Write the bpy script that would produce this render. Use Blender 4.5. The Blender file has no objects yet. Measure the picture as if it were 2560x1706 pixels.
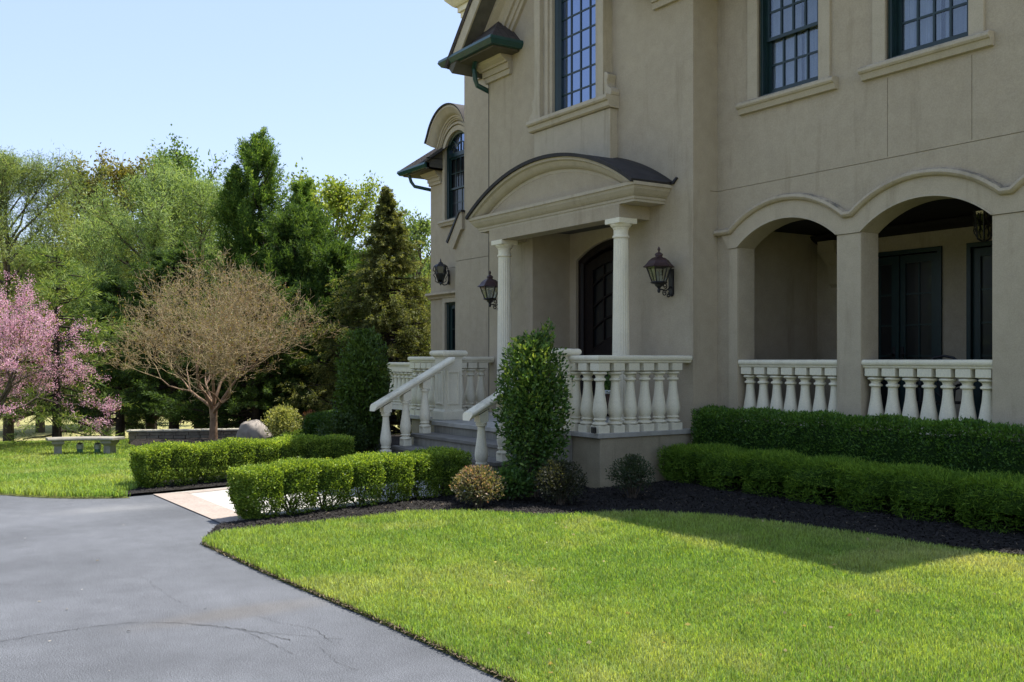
import bpy, bmesh, math, random
import numpy as np
from mathutils import Vector, Matrix, geometry
R = math.radians
random.seed(7)
C = bpy.context.scene.collection
sc = bpy.context.scene

# ------------------------------------------------------------------ camera, sky, sun, exposure
F_, CX_, HY_, CZ = 2500.0, 1280.0, 900.0, 1.55
FX, FY, RX, RY = -.8391, .5440, .5440, .8391
cam = bpy.data.cameras.new('camera'); co = bpy.data.objects.new('camera', cam); C.objects.link(co)
co.location = (0, 0, CZ); co.rotation_euler = (R(90), 0, R(57.04))
cam.sensor_width = 36; cam.lens = 36 * F_ / 2560; cam.shift_y = (HY_ - 853) / 2560
cam.clip_start = .05; cam.clip_end = 2000
sc.camera = co
SUN_EL, SUN_AZ = R(66), R(-6)          # azimuth from +Y towards +X
w = bpy.data.worlds.new('World'); sc.world = w; w.use_nodes = True
nt = w.node_tree; bg = nt.nodes['Background']
sky = nt.nodes.new('ShaderNodeTexSky'); sky.sky_type = 'NISHITA'; sky.sun_disc = False
sky.sun_elevation = SUN_EL; sky.sun_rotation = SUN_AZ; sky.altitude = 50
sky.air_density = 1.0; sky.dust_density = .25; sky.ozone_density = 2.2
tn = nt.nodes.new('ShaderNodeMix'); tn.data_type = 'RGBA'; tn.blend_type = 'MULTIPLY'; tn.inputs[0].default_value = 1; tn.inputs[7].default_value = (1.08, .93, .97, 1)   # pale spring haze, a little less cyan
hz = nt.nodes.new('ShaderNodeMix'); hz.data_type = 'RGBA'; hz.inputs[0].default_value = .62; hz.inputs[7].default_value = (1.72, 2.22, 3.02, 1)   # thin even spring haze over the clear sky
nt.links.new(sky.outputs[0], tn.inputs[6]); nt.links.new(tn.outputs[2], hz.inputs[6]); nt.links.new(hz.outputs[2], bg.inputs[0]); bg.inputs[1].default_value = .15
sl = bpy.data.lights.new('sun', 'SUN'); so = bpy.data.objects.new('sun', sl); C.objects.link(so)
sl.energy = 4.1; sl.angle = R(.55); sl.color = (1, .95, .86)
sd = Vector((math.cos(SUN_EL) * math.sin(SUN_AZ), math.cos(SUN_EL) * math.cos(SUN_AZ), math.sin(SUN_EL)))
so.rotation_euler = sd.to_track_quat('Z', 'Y').to_euler(); so.location = (0, 20, 40)
sc.view_settings.view_transform = 'Standard'; sc.view_settings.look = 'None'
sc.view_settings.exposure = 1.1; sc.view_settings.gamma = 1
sc.render.engine = 'CYCLES'
cy = sc.cycles; cy.max_bounces = 8; cy.diffuse_bounces = 2; cy.glossy_bounces = 3; cy.transmission_bounces = 5
cy.transparent_max_bounces = 8; cy.use_denoising = True; cy.caustics_reflective = False; cy.caustics_refractive = False

# ------------------------------------------------------------------ helpers
def ray(x, y):
    a = (x - CX_) / F_; return FX + a * RX, FY + a * RY, (HY_ - y) / F_
def G(x, y, z=0.):                        # photograph pixel -> point on level ground
    d = ray(x, y); t = (z - CZ) / d[2]; return (d[0] * t, d[1] * t)
def sm(a, b, x):
    t = np.clip((x - a) / (b - a), 0, 1); return t * t * (3 - 2 * t)
def terr(x, y):
    s = -np.asarray(x, float)
    return -.40 * sm(13.2, 20, s) - .95 * sm(23.5, 40, s)

def tag(o, label=None, cat=None, group=None, kind=None):
    if label: o['label'] = label
    if cat: o['category'] = cat
    if group: o['group'] = group
    if kind: o['kind'] = kind
    return o
def thing(name, label, cat, loc=(0, 0, 0), rz=0, group=None):
    o = bpy.data.objects.new(name, None); C.objects.link(o)
    o.location = loc; o.rotation_euler = (0, 0, rz); o.empty_display_size = .2
    return tag(o, label, cat, group)
def link(name, me, mat, parent=None):
    o = bpy.data.objects.new(name, me); C.objects.link(o)
    if mat: me.materials.append(mat)
    if parent: o.parent = parent
    return o
def obj(name, bm, mat, parent=None, smooth=False, bevel=0):
    bmesh.ops.recalc_face_normals(bm, faces=bm.faces[:])
    me = bpy.data.meshes.new(name); bm.to_mesh(me); bm.free()
    o = link(name, me, mat, parent)
    if smooth:
        for p in me.polygons: p.use_smooth = True
        me.set_sharp_from_angle(angle=R(35))
    if bevel:
        m = o.modifiers.new('bevel', 'BEVEL'); m.width = bevel; m.segments = 2; m.limit_method = 'ANGLE'
    return o
def copy_tree(o, parent=None):
    c = o.copy(); C.objects.link(c); c.parent = parent
    for ch in [x for x in bpy.data.objects if x.parent == o]: copy_tree(ch, c)
    return c
def npmesh(name, V, Fc, mat, parent=None, col=None, smooth=False):
    V = np.asarray(V, np.float32); Fc = np.asarray(Fc, np.int32); n, k = Fc.shape
    me = bpy.data.meshes.new(name)
    me.vertices.add(len(V)); me.vertices.foreach_set('co', V.ravel())
    me.loops.add(n * k); me.loops.foreach_set('vertex_index', Fc.ravel())
    me.polygons.add(n); me.polygons.foreach_set('loop_start', np.arange(0, n * k, k, dtype=np.int32))
    if smooth: me.polygons.foreach_set('use_smooth', np.ones(n, bool))
    me.update(calc_edges=True)
    if col is not None:
        a = me.color_attributes.new('Col', 'FLOAT_COLOR', 'POINT')
        c4 = np.ones((len(V), 4), np.float32); c4[:, :3] = col; a.data.foreach_set('color', c4.ravel())
    return link(name, me, mat, parent)

BM = bmesh.new
def box(bm, x0, x1, y0, y1, z0, z1):
    v = [bm.verts.new((x, y, z)) for z in (z0, z1) for y in (y0, y1) for x in (x0, x1)]
    for f in ((0, 2, 3, 1), (4, 5, 7, 6), (0, 1, 5, 4), (2, 6, 7, 3), (0, 4, 6, 2), (1, 3, 7, 5)):
        bm.faces.new([v[i] for i in f])
def prism(bm, poly, a0, a1, ax):          # poly of 2D points extruded along ax ('x','y','z')
    def P(p, a): return {'x': (a, p[0], p[1]), 'y': (p[0], a, p[1]), 'z': (p[0], p[1], a)}[ax]
    A = [bm.verts.new(P(p, a0)) for p in poly]; B = [bm.verts.new(P(p, a1)) for p in poly]
    n = len(poly); bm.faces.new(A); bm.faces.new(B[::-1])
    for i in range(n): bm.faces.new((A[i], A[(i + 1) % n], B[(i + 1) % n], B[i]))
def lathe(bm, prof, cx=0, cy=0, n=20, rfun=None):
    rings = []
    for r, z in prof:
        ring = []
        for i in range(n):
            t = 2 * math.pi * i / n; rr = r * (rfun(t) if rfun else 1)
            ring.append(bm.verts.new((cx + rr * math.cos(t), cy + rr * math.sin(t), z)))
        rings.append(ring)
    for a, b in zip(rings, rings[1:]):
        for i in range(n): bm.faces.new((a[i], a[(i + 1) % n], b[(i + 1) % n], b[i]))
    bm.faces.new(rings[0][::-1]); bm.faces.new(rings[-1])
def sq_lathe(bm, prof, cx, cy):            # square section stack
    lathe(bm, [(r * 1.41421, z) for r, z in prof], cx, cy, 4, None)
def tube(bm, pts, r, n=8):
    pts = [Vector(p) for p in pts]; rings = []
    rr = r if hasattr(r, '__len__') else [r] * len(pts)
    for i, p in enumerate(pts):
        d = (pts[min(i + 1, len(pts) - 1)] - pts[max(i - 1, 0)]).normalized()
        u = d.orthogonal().normalized() if i == 0 else (u - d * u.dot(d)).normalized()
        v = d.cross(u)
        rings.append([bm.verts.new(p + (u * math.cos(2 * math.pi * k / n) + v * math.sin(2 * math.pi * k / n)) * rr[i]) for k in range(n)])
    for a, b in zip(rings, rings[1:]):
        for i in range(n): bm.faces.new((a[i], a[(i + 1) % n], b[(i + 1) % n], b[i]))
    bm.faces.new(rings[0][::-1]); bm.faces.new(rings[-1])
def sweep(bm, path, prof, mp, closed=False):
    # path: 2D points; prof: (n, b) with n along the path's left normal, b out of plane; mp(u,v,b) -> xyz
    P = [Vector(p) for p in path]; N = len(P); rings = []
    for i in range(N):
        d0 = (P[i] - P[i - 1]).normalized() if (i > 0 or closed) else None
        d1 = (P[(i + 1) % N] - P[i]).normalized() if (i < N - 1 or closed) else None
        d0 = d0 or d1; d1 = d1 or d0
        n0 = Vector((-d0.y, d0.x)); n1 = Vector((-d1.y, d1.x)); m = (n0 + n1)
        m = m / max(.2, m.dot(n0)) if m.length > 1e-6 else n0
        rings.append([bm.verts.new(mp(P[i].x + m.x * a, P[i].y + m.y * a, b)) for a, b in prof])
    k = len(prof)
    rng = range(N if closed else N - 1)
    for i in rng:
        a, b = rings[i], rings[(i + 1) % N]
        for j in range(k): bm.faces.new((a[j], a[(j + 1) % k], b[(j + 1) % k], b[j]))
    if not closed: bm.faces.new(rings[0][::-1]); bm.faces.new(rings[-1])
XZ = lambda Y: (lambda u, v, b: (u, Y - b, v))     # wall facing -Y: b = projection towards the front
def plate(bm, outer, holes, y0, y1, bridge=True):  # wall in the XZ plane with openings, from front y0 to back y1
    loops = [outer] + holes
    pts = [[Vector((p[0], p[1], 0)) for p in L] for L in loops]
    flat = [p for L in pts for p in L]
    tris = geometry.tessellate_polygon(pts)
    A = [bm.verts.new((p.x, y0, p.y)) for p in flat]; B = [bm.verts.new((p.x, y1, p.y)) for p in flat]
    for t in tris:
        try: bm.faces.new([A[i] for i in t]); bm.faces.new([B[i] for i in reversed(t)])
        except ValueError: pass
    o = 0
    for L in loops:
        n = len(L)
        for i in range(n): bm.faces.new((A[o + i], A[o + (i + 1) % n], B[o + (i + 1) % n], B[o + i]))
        o += n
def arcpts(x0, x1, z0, rise, n=20):       # points from x1 back over to x0 along an arch (ends at spring z0)
    c = (x1 - x0) / 2; Rr = (c * c + rise * rise) / (2 * rise); a = math.asin(min(1, c / Rr)); xm = (x0 + x1) / 2
    if rise > c: a = math.pi - a
    return [(xm + Rr * math.sin(a - 2 * a * i / n), z0 + rise - Rr + Rr * math.cos(a - 2 * a * i / n)) for i in range(n + 1)]
def arch_hole(x0, x1, zb, zs, rise, n=20):
    return [(x0, zb), (x1, zb)] + arcpts(x0, x1, zs, rise, n)

# ------------------------------------------------------------------ materials
def nodes(name):
    m = bpy.data.materials.new(name); m.use_nodes = True; t = m.node_tree
    return m, t, t.nodes['Principled BSDF']
def lk(t, a, b): t.links.new(a, b)
def noise(t, scale, detail=4, rough=.6, vec=None, dist=0.):
    n = t.nodes.new('ShaderNodeTexNoise'); n.inputs['Scale'].default_value = scale
    n.inputs['Detail'].default_value = detail; n.inputs['Roughness'].default_value = rough; n.inputs['Distortion'].default_value = dist
    if vec: lk(t, vec, n.inputs['Vector'])
    return n
def ramp(t, fac, stops):
    r = t.nodes.new('ShaderNodeValToRGB'); e = r.color_ramp.elements
    while len(e) < len(stops): e.new(.5)
    for q, (p, c) in zip(e, stops): q.position = p; q.color = (*c, 1)
    lk(t, fac, r.inputs[0]); return r
def mixc(t, fac, a, b, mode='MIX'):
    n = t.nodes.new('ShaderNodeMix'); n.data_type = 'RGBA'; n.blend_type = mode
    for i, v in ((0, fac), (6, a), (7, b)):
        if hasattr(v, 'is_linked'): lk(t, v, n.inputs[i])
        elif hasattr(v, '__len__'): n.inputs[i].default_value = (*v, 1)
        else: n.inputs[i].default_value = v
    return n.outputs[2]
def bump(t, h, strength, dist, bsdf, prev=None):
    b = t.nodes.new('ShaderNodeBump'); b.inputs['Strength'].default_value = strength; b.inputs['Distance'].default_value = dist
    lk(t, h, b.inputs['Height'])
    if prev: lk(t, prev, b.inputs['Normal'])
    lk(t, b.outputs[0], bsdf.inputs['Normal']); return b.outputs[0]
def objco(t):
    return t.nodes.new('ShaderNodeTexCoord').outputs['Object']
def scaled(t, vec, s):
    m = t.nodes.new('ShaderNodeMapping'); m.inputs['Scale'].default_value = s; lk(t, vec, m.inputs['Vector']); return m.outputs[0]

def stucco(name, a, b, grime=(.5, .47, .40), gam=.5, bscale=62, bstr=.55, mildew=0):
    m, t, s = nodes(name); v = objco(t)
    n1 = noise(t, .9, 5, .65, v); n2 = noise(t, 6, 4, .6, v)
    c = mixc(t, ramp(t, n1.outputs[0], [(.3, (0, 0, 0)), (.7, (1, 1, 1))]).outputs[0], a, b)
    c = mixc(t, .3, c, ramp(t, n2.outputs[0], [(.35, tuple(x * .86 for x in a)), (.65, tuple(min(1, x * 1.1) for x in b))]).outputs[0])
    n3 = noise(t, 75, 2, .6, v); c = mixc(t, .22, c, ramp(t, n3.outputs[0], [(.35, tuple(x * .72 for x in a)), (.65, tuple(min(1, x * 1.2) for x in b))]).outputs[0])
    st = noise(t, 1.0, 5, .7, scaled(t, v, (4.5, 4.5, .5)))            # vertical weather streaks
    f = ramp(t, st.outputs[0], [(.56, (0, 0, 0)), (.78, (gam, gam, gam))])
    c = mixc(t, f.outputs[0], c, tuple(x * g for x, g in zip(a, grime)))
    lk(t, c, s.inputs['Base Color']); s.inputs['Roughness'].default_value = .92; s.inputs['Specular IOR Level'].default_value = .2
    g = noise(t, bscale, 3, .7, v); p = bump(t, g.outputs[0], bstr, .004, s)
    g2 = noise(t, 22, 3, .6, v, 1.5); bump(t, g2.outputs[0], bstr * .45, .012, s, p)
    if mildew:
        ge = t.nodes.new('ShaderNodeNewGeometry'); sx = t.nodes.new('ShaderNodeSeparateXYZ'); lk(t, ge.outputs['Normal'], sx.inputs[0])
        mn = noise(t, 3.2, 6, .75, v); a1 = ramp(t, sx.outputs[2], [(.25, (0, 0, 0)), (.8, (1, 1, 1))]); a2 = ramp(t, mn.outputs[0], [(.44, (0, 0, 0)), (.62, (mildew,) * 3)])
        f2 = mixc(t, 1.0, a1.outputs[0], a2.outputs[0], 'MULTIPLY'); lk(t, mixc(t, f2, c, (.10, .092, .075)), s.inputs['Base Color'])
    return m
M = {}
M['stucco'] = stucco('stucco_tan', (.398, .326, .228), (.45, .374, .266))
M['stucco_trim'] = stucco('stucco_trim', (.432, .364, .262), (.49, .417, .304), gam=.5, bstr=.2, mildew=.75)
M['pier'] = stucco('stucco_pier', (.43, .356, .25), (.485, .405, .287), gam=.6, bstr=.25, mildew=.8)
M['base'] = stucco('base_parging', (.28, .235, .155), (.37, .31, .21), gam=.7, bstr=.25)
M['stone'] = stucco('cast_stone', (.76, .685, .51), (.82, .745, .565), (.62, .58, .48), .5, 220, .2, .35)
M['column'] = stucco('column_paint', (.78, .705, .53), (.83, .755, .58), (.8, .78, .7), .15, 260, .05)

def plain(name, c, rough=.5, spec=.5, metal=0., var=.15, scale=8, bstr=0):
    m, t, s = nodes(name); v = objco(t); n = noise(t, scale, 4, .6, v)
    lo = tuple(x * (1 - var) for x in c); hi = tuple(min(1, x * (1 + var)) for x in c)
    lk(t, ramp(t, n.outputs[0], [(.3, lo), (.7, hi)]).outputs[0], s.inputs['Base Color'])
    s.inputs['Roughness'].default_value = rough; s.inputs['Specular IOR Level'].default_value = spec; s.inputs['Metallic'].default_value = metal
    if bstr: g = noise(t, scale * 12, 3, .6, v); bump(t, g.outputs[0], bstr, .004, s)
    return m
M['green'] = plain('dark_green_paint', (.008, .026, .026), .35, .5)
M['gutter'] = plain('gutter_green', (.015, .06, .052), .32, .5)
M['iron'] = plain('black_iron', (.012, .010, .010), .45, .5, 0, .3, 30)
M['bronze'] = plain('bronze_cap', (.050, .024, .022), .5, .5, .3, .35, 25)
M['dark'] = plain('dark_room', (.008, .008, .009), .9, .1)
M['door'] = plain('mahogany_door', (.010, .0055, .0045), .55, .25, 0, .4, 14)
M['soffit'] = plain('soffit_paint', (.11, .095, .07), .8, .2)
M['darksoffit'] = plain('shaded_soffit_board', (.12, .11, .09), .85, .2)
M['curtain'] = plain('curtain_cloth', (.66, .65, .64), .9, .1, 0, .08, 3)
M['dkceil'] = plain('shade_dark_ceiling', (.022, .019, .015), .8, .2)  # loggia's deep shade put into the ceiling and cornice colour
M['lead'] = plain('roof_edge_metal', (.022, .020, .020), .5, .4)
M['bark'] = plain('grey_brown_bark', (.10, .078, .058), .9, .2, 0, .4, 20, .5)
M['darkbark'] = plain('dark_bark', (.045, .036, .028), .95, .15, 0, .4, 18, .5)
M['twig'] = plain('tan_bare_twig', (.37, .285, .165), .85, .2, 0, .3, 9)
M['myrtle'] = plain('red_brown_smooth_bark', (.27, .175, .11), .7, .3, 0, .35, 9)
M['bulb'] = plain('candle_sleeve', (.5, .48, .42), .5, .4)
M['frosted'] = plain('white_lantern_glass', (.50, .50, .44), .35, .5)
M['aqua'] = plain('green_lantern_base', (.12, .24, .14), .4, .5)
M['plantpot'] = plain('brown_pot', (.07, .035, .022), .6, .3)

def glassm(name, base, tint, gl, rough=.02, curtain=False, top=1):
    m, t, s = nodes(name); out = t.nodes['Material Output']
    g = t.nodes.new('ShaderNodeBsdfGlossy'); g.inputs['Roughness'].default_value = rough; g.inputs['Color'].default_value = (*tint, 1)
    lw = t.nodes.new('ShaderNodeLayerWeight'); lw.inputs['Blend'].default_value = .5; fr = t.nodes.new('ShaderNodeMath'); fr.operation = 'POWER'; lk(t, lw.outputs['Facing'], fr.inputs[0]); fr.inputs[1].default_value = 4
    mp = t.nodes.new('ShaderNodeMapRange'); mp.inputs[1].default_value = 0; mp.inputs[2].default_value = 1; mp.inputs[3].default_value = gl; mp.inputs[4].default_value = 1
    lk(t, fr.outputs[0], mp.inputs[0])
    mp.inputs[4].default_value = top
    mx = t.nodes.new('ShaderNodeMixShader'); lk(t, mp.outputs[0], mx.inputs[0])
    if curtain:
        tr = t.nodes.new('ShaderNodeBsdfTransparent'); tr.inputs['Color'].default_value = (*base, 1); lk(t, tr.outputs[0], mx.inputs[1])
    else:
        s.inputs['Base Color'].default_value = (*base, 1); s.inputs['Roughness'].default_value = .3; lk(t, s.outputs[0], mx.inputs[1])
    n = noise(t, 1.3, 2, .5, objco(t)); b = t.nodes.new('ShaderNodeBump'); b.inputs['Strength'].default_value = .035; b.inputs['Distance'].default_value = .05
    lk(t, n.outputs[0], b.inputs['Height']); lk(t, b.outputs[0], g.inputs['Normal'])
    lk(t, g.outputs[0], mx.inputs[2]); lk(t, mx.outputs[0], out.inputs['Surface'])
    return m
M['glass_sky'] = glassm('reflective_window_glass', (.02, .025, .03), (.52, .67, 1), .32)
M['glass_dark'] = glassm('dark_window_glass', (.005, .006, .007), (.8, .85, .9), .025, top=.3)
M['glass_see'] = glassm('clear_window_glass', (.74, .78, .82), (.8, .85, .9), .10, curtain=True)
M['glass_lamp'] = glassm('lantern_glass', (.80, .82, .74), (.9, .9, .9), .12, .08, curtain=True)

def shinglem(name, a, b, axis_scale):
    m, t, s = nodes(name); v = objco(t); br = t.nodes.new('ShaderNodeTexBrick')
    mv = scaled(t, v, axis_scale); lk(t, mv, br.inputs['Vector']); br.inputs['Scale'].default_value = 1
    br.inputs['Color1'].default_value = (*a, 1); br.inputs['Color2'].default_value = (*b, 1); br.inputs['Mortar'].default_value = (.01, .009, .008, 1)
    br.inputs['Mortar Size'].default_value = .03; br.inputs['Brick Width'].default_value = 1.0; br.inputs['Row Height'].default_value = .5
    n = noise(t, 40, 3, .7, v); c = mixc(t, .35, br.outputs[0], ramp(t, n.outputs[0], [(.3, tuple(x * .5 for x in a)), (.7, tuple(x * 1.6 for x in b))]).outputs[0])
    lk(t, c, s.inputs['Base Color']); s.inputs['Roughness'].default_value = .9
    bump(t, br.outputs['Fac'], .6, -.01, s); return m
M['shingle'] = shinglem('brown_roof_shingle', (.075, .058, .048), (.045, .036, .034), (4, 4, 4))
M['rollroof'] = plain('dark_asphalt_roofing', (.040, .036, .035), .85, .3, 0, .25, 5, .4)

def leafm(name, trans=.35, tint=(1.25, 1.2, .55), rough=.5, spec=.35, hue=.10, patch=.9):
    m, t, s = nodes(name); out = t.nodes['Material Output']
    a = t.nodes.new('ShaderNodeAttribute'); a.attribute_name = 'Col'
    lk(t, a.outputs['Color'], s.inputs['Base Color']); s.inputs['Roughness'].default_value = rough; s.inputs['Specular IOR Level'].default_value = spec
    tr = t.nodes.new('ShaderNodeBsdfTranslucent')
    c = mixc(t, 1.0, a.outputs['Color'], tint, 'MULTIPLY'); lk(t, c, tr.inputs['Color'])
    mx = t.nodes.new('ShaderNodeMixShader'); mx.inputs[0].default_value = trans
    lk(t, s.outputs[0], mx.inputs[1]); lk(t, tr.outputs[0], mx.inputs[2]); lk(t, mx.outputs[0], out.inputs['Surface'])
    return m
M['leaf'] = leafm('broad_leaf', .42)
M['glossleaf'] = leafm('glossy_leaf', .30, rough=.42, spec=.3)
M['needle'] = leafm('needle_leaf', .42, rough=.6, spec=.2)
M['grass'] = leafm('grass_blade', .45, (1.3, 1.2, .5), .55, .25)
M['petal'] = leafm('pink_petal', .45, (1.05, .92, .92), .7, .1)

def vcol(name, rough, spec, nscale, nstr, bscale, bstr, bdist=.004, speck=0):
    m, t, s = nodes(name); v = objco(t); a = t.nodes.new('ShaderNodeAttribute'); a.attribute_name = 'Col'
    n = noise(t, nscale, 4, .7, v); d = noise(t, bscale, 2, .6, v)
    c = mixc(t, nstr, a.outputs['Color'], ramp(t, n.outputs[0], [(.3, (.35, .35, .35)), (.7, (.62, .62, .62))]).outputs[0], 'OVERLAY')
    if speck:
        c = mixc(t, speck, c, ramp(t, d.outputs[0], [(.35, (.2, .2, .2)), (.5, (.5, .5, .5)), (.68, (.85, .85, .85))]).outputs[0], 'OVERLAY')
    lk(t, c, s.inputs['Base Color']); s.inputs['Roughness'].default_value = rough; s.inputs['Specular IOR Level'].default_value = spec
    bump(t, d.outputs[0], bstr, bdist, s); return m
M['asphalt'] = vcol('asphalt', .88, .2, 5, .40, 150, .6, .005, .95)
M['soil'] = vcol('turf_soil', .95, .1, 9, .5, 60, .6, .02)
M['mulch'] = vcol('black_mulch', .9, .25, 14, .6, 55, 1.0, .03)
M['chip'] = vcol('mulch_chip', .85, .3, 30, .5, 80, .4)
M['concrete'] = vcol('stamped_concrete', .8, .3, 4, .35, 45, .35, .004, .2)

def bluestone(name, a, b, sc3):
    m, t, s = nodes(name); v = objco(t); n = noise(t, 3.5, 5, .7, v); k = noise(t, 1.0, 3, .6, scaled(t, v, sc3))
    c = mixc(t, ramp(t, n.outputs[0], [(.32, (0, 0, 0)), (.68, (1, 1, 1))]).outputs[0], a, b)
    c = mixc(t, .4, c, ramp(t, k.outputs[0], [(.3, tuple(x * .7 for x in a)), (.7, tuple(x * 1.25 for x in b))]).outputs[0])
    lk(t, c, s.inputs['Base Color']); s.inputs['Roughness'].default_value = .75
    g = noise(t, 60, 4, .7, v); bump(t, g.outputs[0], .4, .006, s); return m
M['tread'] = bluestone('bluestone_tread', (.125, .112, .092), (.19, .172, .142), (2, 2, 2))
M['riser'] = bluestone('grey_tile_riser', (.18, .163, .13), (.29, .265, .215), (25, 25, 3))
M['flag'] = bluestone('grey_flagstone', (.30, .28, .235), (.44, .41, .35), (5, 5, 5))
M['rock'] = bluestone('pale_boulder', (.24, .205, .175), (.34, .30, .26), (6, 6, 9))
M['oldstone'] = bluestone('weathered_concrete', (.20, .185, .15), (.32, .30, .25), (9, 9, 9))
M['wallstone'] = bluestone('tan_wall_block', (.15, .13, .10), (.27, .24, .185), (7, 7, 7))
M['capstone'] = bluestone('pale_cap_block', (.34, .32, .26), (.50, .47, .38), (7, 7, 7))
M['grey_metal'] = plain('grey_planter_rim', (.55, .55, .52), .5, .4)

# ------------------------------------------------------------------ ground, drive, walk, lawns, mulch
def patch(poly, step, zf, jitter=0, seed=1):
    """triangulate a polygon with inner points; returns V (n,3), tris"""
    rng = np.random.default_rng(seed); P = np.array(poly, float); bl = []
    for i in range(len(P)):
        a, b = P[i], P[(i + 1) % len(P)]; k = max(1, int(np.linalg.norm(b - a) / step))
        for j in range(k): bl.append(a + (b - a) * j / k)
    bl = np.array(bl); nb = len(bl)
    gx = np.arange(P[:, 0].min() + step / 2, P[:, 0].max(), step); gy = np.arange(P[:, 1].min() + step / 2, P[:, 1].max(), step)
    g = np.array(np.meshgrid(gx, gy)).reshape(2, -1).T + rng.uniform(-.25, .25, (len(gx) * len(gy), 2)) * step
    g = g[inside(g, bl)]
    pts = [Vector(p) for p in np.vstack([bl, g])]; ed = [(i, (i + 1) % nb) for i in range(nb)]
    v, e, f, *_ = geometry.delaunay_2d_cdt(pts, ed, [], 1, 1e-5)
    V = np.array([(p.x, p.y) for p in v]); T = np.array([t for t in f if len(t) == 3])
    cen = V[T].mean(1); T = T[inside(cen, bl)]
    return np.column_stack([V, zf(V[:, 0], V[:, 1])]), T, bl
def inside(p, poly):
    x, y = p[:, 0], p[:, 1]; r = np.zeros(len(p), bool); n = len(poly); j = n - 1
    for i in range(n):
        xi, yi = poly[i]; xj, yj = poly[j]
        if yi != yj:
            c = ((yi > y) != (yj > y)) & (x < (xj - xi) * (y - yi) / (yj - yi) + xi); r ^= c
        j = i
    return r
def smooth_poly(p, it=2):
    p = [np.array(q, float) for q in p]
    for _ in range(it):
        q = [p[0]]
        for a, b in zip(p, p[1:]): q += [a * .75 + b * .25, a * .25 + b * .75]
        p = q + [p[-1]]
    return [tuple(q) for q in p]
def fbm(x, y, s, seed=0):
    r = np.random.default_rng(seed); v = np.zeros_like(x, float); a = 1; tot = 0
    for o in range(4):
        for _ in range(3):
            th = r.uniform(0, 6.28); ph = r.uniform(0, 6.28); k = s * 2 ** o * r.uniform(.7, 1.3)
            v += a * np.sin(k * (x * math.cos(th) + y * math.sin(th)) + ph + 1.3 * np.sin(k * .6 * (y * math.cos(th) - x * math.sin(th))))
        tot += a * 3; a *= .55
    return v / tot

# field: one sheet to the horizon
gx = np.concatenate([-np.geomspace(900, 60, 14), np.linspace(-58, -10, 60), np.linspace(-9, 30, 20), np.geomspace(40, 900, 10)])
gy = np.concatenate([-np.geomspace(900, 40, 12), np.linspace(-36, 60, 60), np.geomspace(70, 900, 12)])
X, Y = np.meshgrid(gx, gy); Z = terr(X, Y) - .06 - .02 * sm(20, 60, -X) ; nx, ny = len(gx), len(gy)
V = np.column_stack([X.ravel(), Y.ravel(), Z.ravel()]); i = np.arange(nx * ny).reshape(ny, nx)
Fq = np.stack([i[:-1, :-1], i[:-1, 1:], i[1:, 1:], i[1:, :-1]], -1).reshape(-1, 4)
pt = .5 + .5 * fbm(V[:, 0], V[:, 1], .25, 3)[:, None]
col = np.array([.27, .27, .10]) * (1 - pt) + np.array([.40, .36, .17]) * pt
tag(npmesh('ground', V, Fq, M['soil'], col=col, smooth=True), kind='structure')

drive_near = [G(1400, 1770), G(1260, 1706), G(1088, 1621), G(870, 1523), G(685, 1447), G(504, 1362)]
drive_far = [G(383, 1238), G(326, 1246), G(218, 1248), G(109, 1246), G(0, 1238)]
dr = smooth_poly(drive_near) + [G(523, 1337), G(555, 1311)] + smooth_poly(drive_far) + [(-14.2, -.4), (-16, -3), (-16, -9), (6, -9), (6, 2.6), (-2.5, 2.62)]
dr = [(x, y + .3) for x, y in smooth_poly(drive_near)] + [(-8.5, 2.9), (-9.2, 3.1)] + [(x - .3, y + .28) for x, y in smooth_poly(drive_far)] + [(-14.5, -.2), (-16, -3), (-16, -9), (6, -9), (6, 2.9), (-2.5, 2.92)]
V, T, bl = patch(dr, .09, lambda x, y: 0 * x + 0.0)
base = np.array([.108, .113, .124]); n1 = fbm(V[:, 0], V[:, 1], .9, 5); n2 = fbm(V[:, 0], V[:, 1], 3.2, 8)
n3 = fbm(V[:, 0] * 1.8, V[:, 1] * .8, 1.6, 15); col = base * (1 + .32 * n1[:, None] + .20 * n2[:, None]) * (1 + .45 * np.clip(n3 - .15, 0, .6)[:, None] - .25 * np.clip(-n3 - .2, 0, .5)[:, None])
s2 = np.exp(-(((V[:, 0] + 6.05 + .06 * n2) / .16) ** 2 + ((V[:, 1] - 1.95) / .62) ** 2) ** 2)[:, None]    # rusty worn patch
col = col * (1 - .55 * s2) + np.array([.115, .105, .094]) * .55 * s2
s3 = np.exp(-((V[:, 0] + .3 * V[:, 1] + 9.4 + .2 * n1) / .5) ** 2)[:, None] * .16; col *= 1 - s3            # faint tyre sweep
s4 = np.exp(-((V[:, 0] + 11.0 + .15 * n2) / .22) ** 2 - ((V[:, 1] - 2.2) / .5) ** 2)[:, None]; col = col * (1 - .4 * s4) + np.array([.28, .28, .28]) * .4 * s4
drive = npmesh('driveway', V, T, M['asphalt'], col=col); tag(drive, kind='structure')
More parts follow.
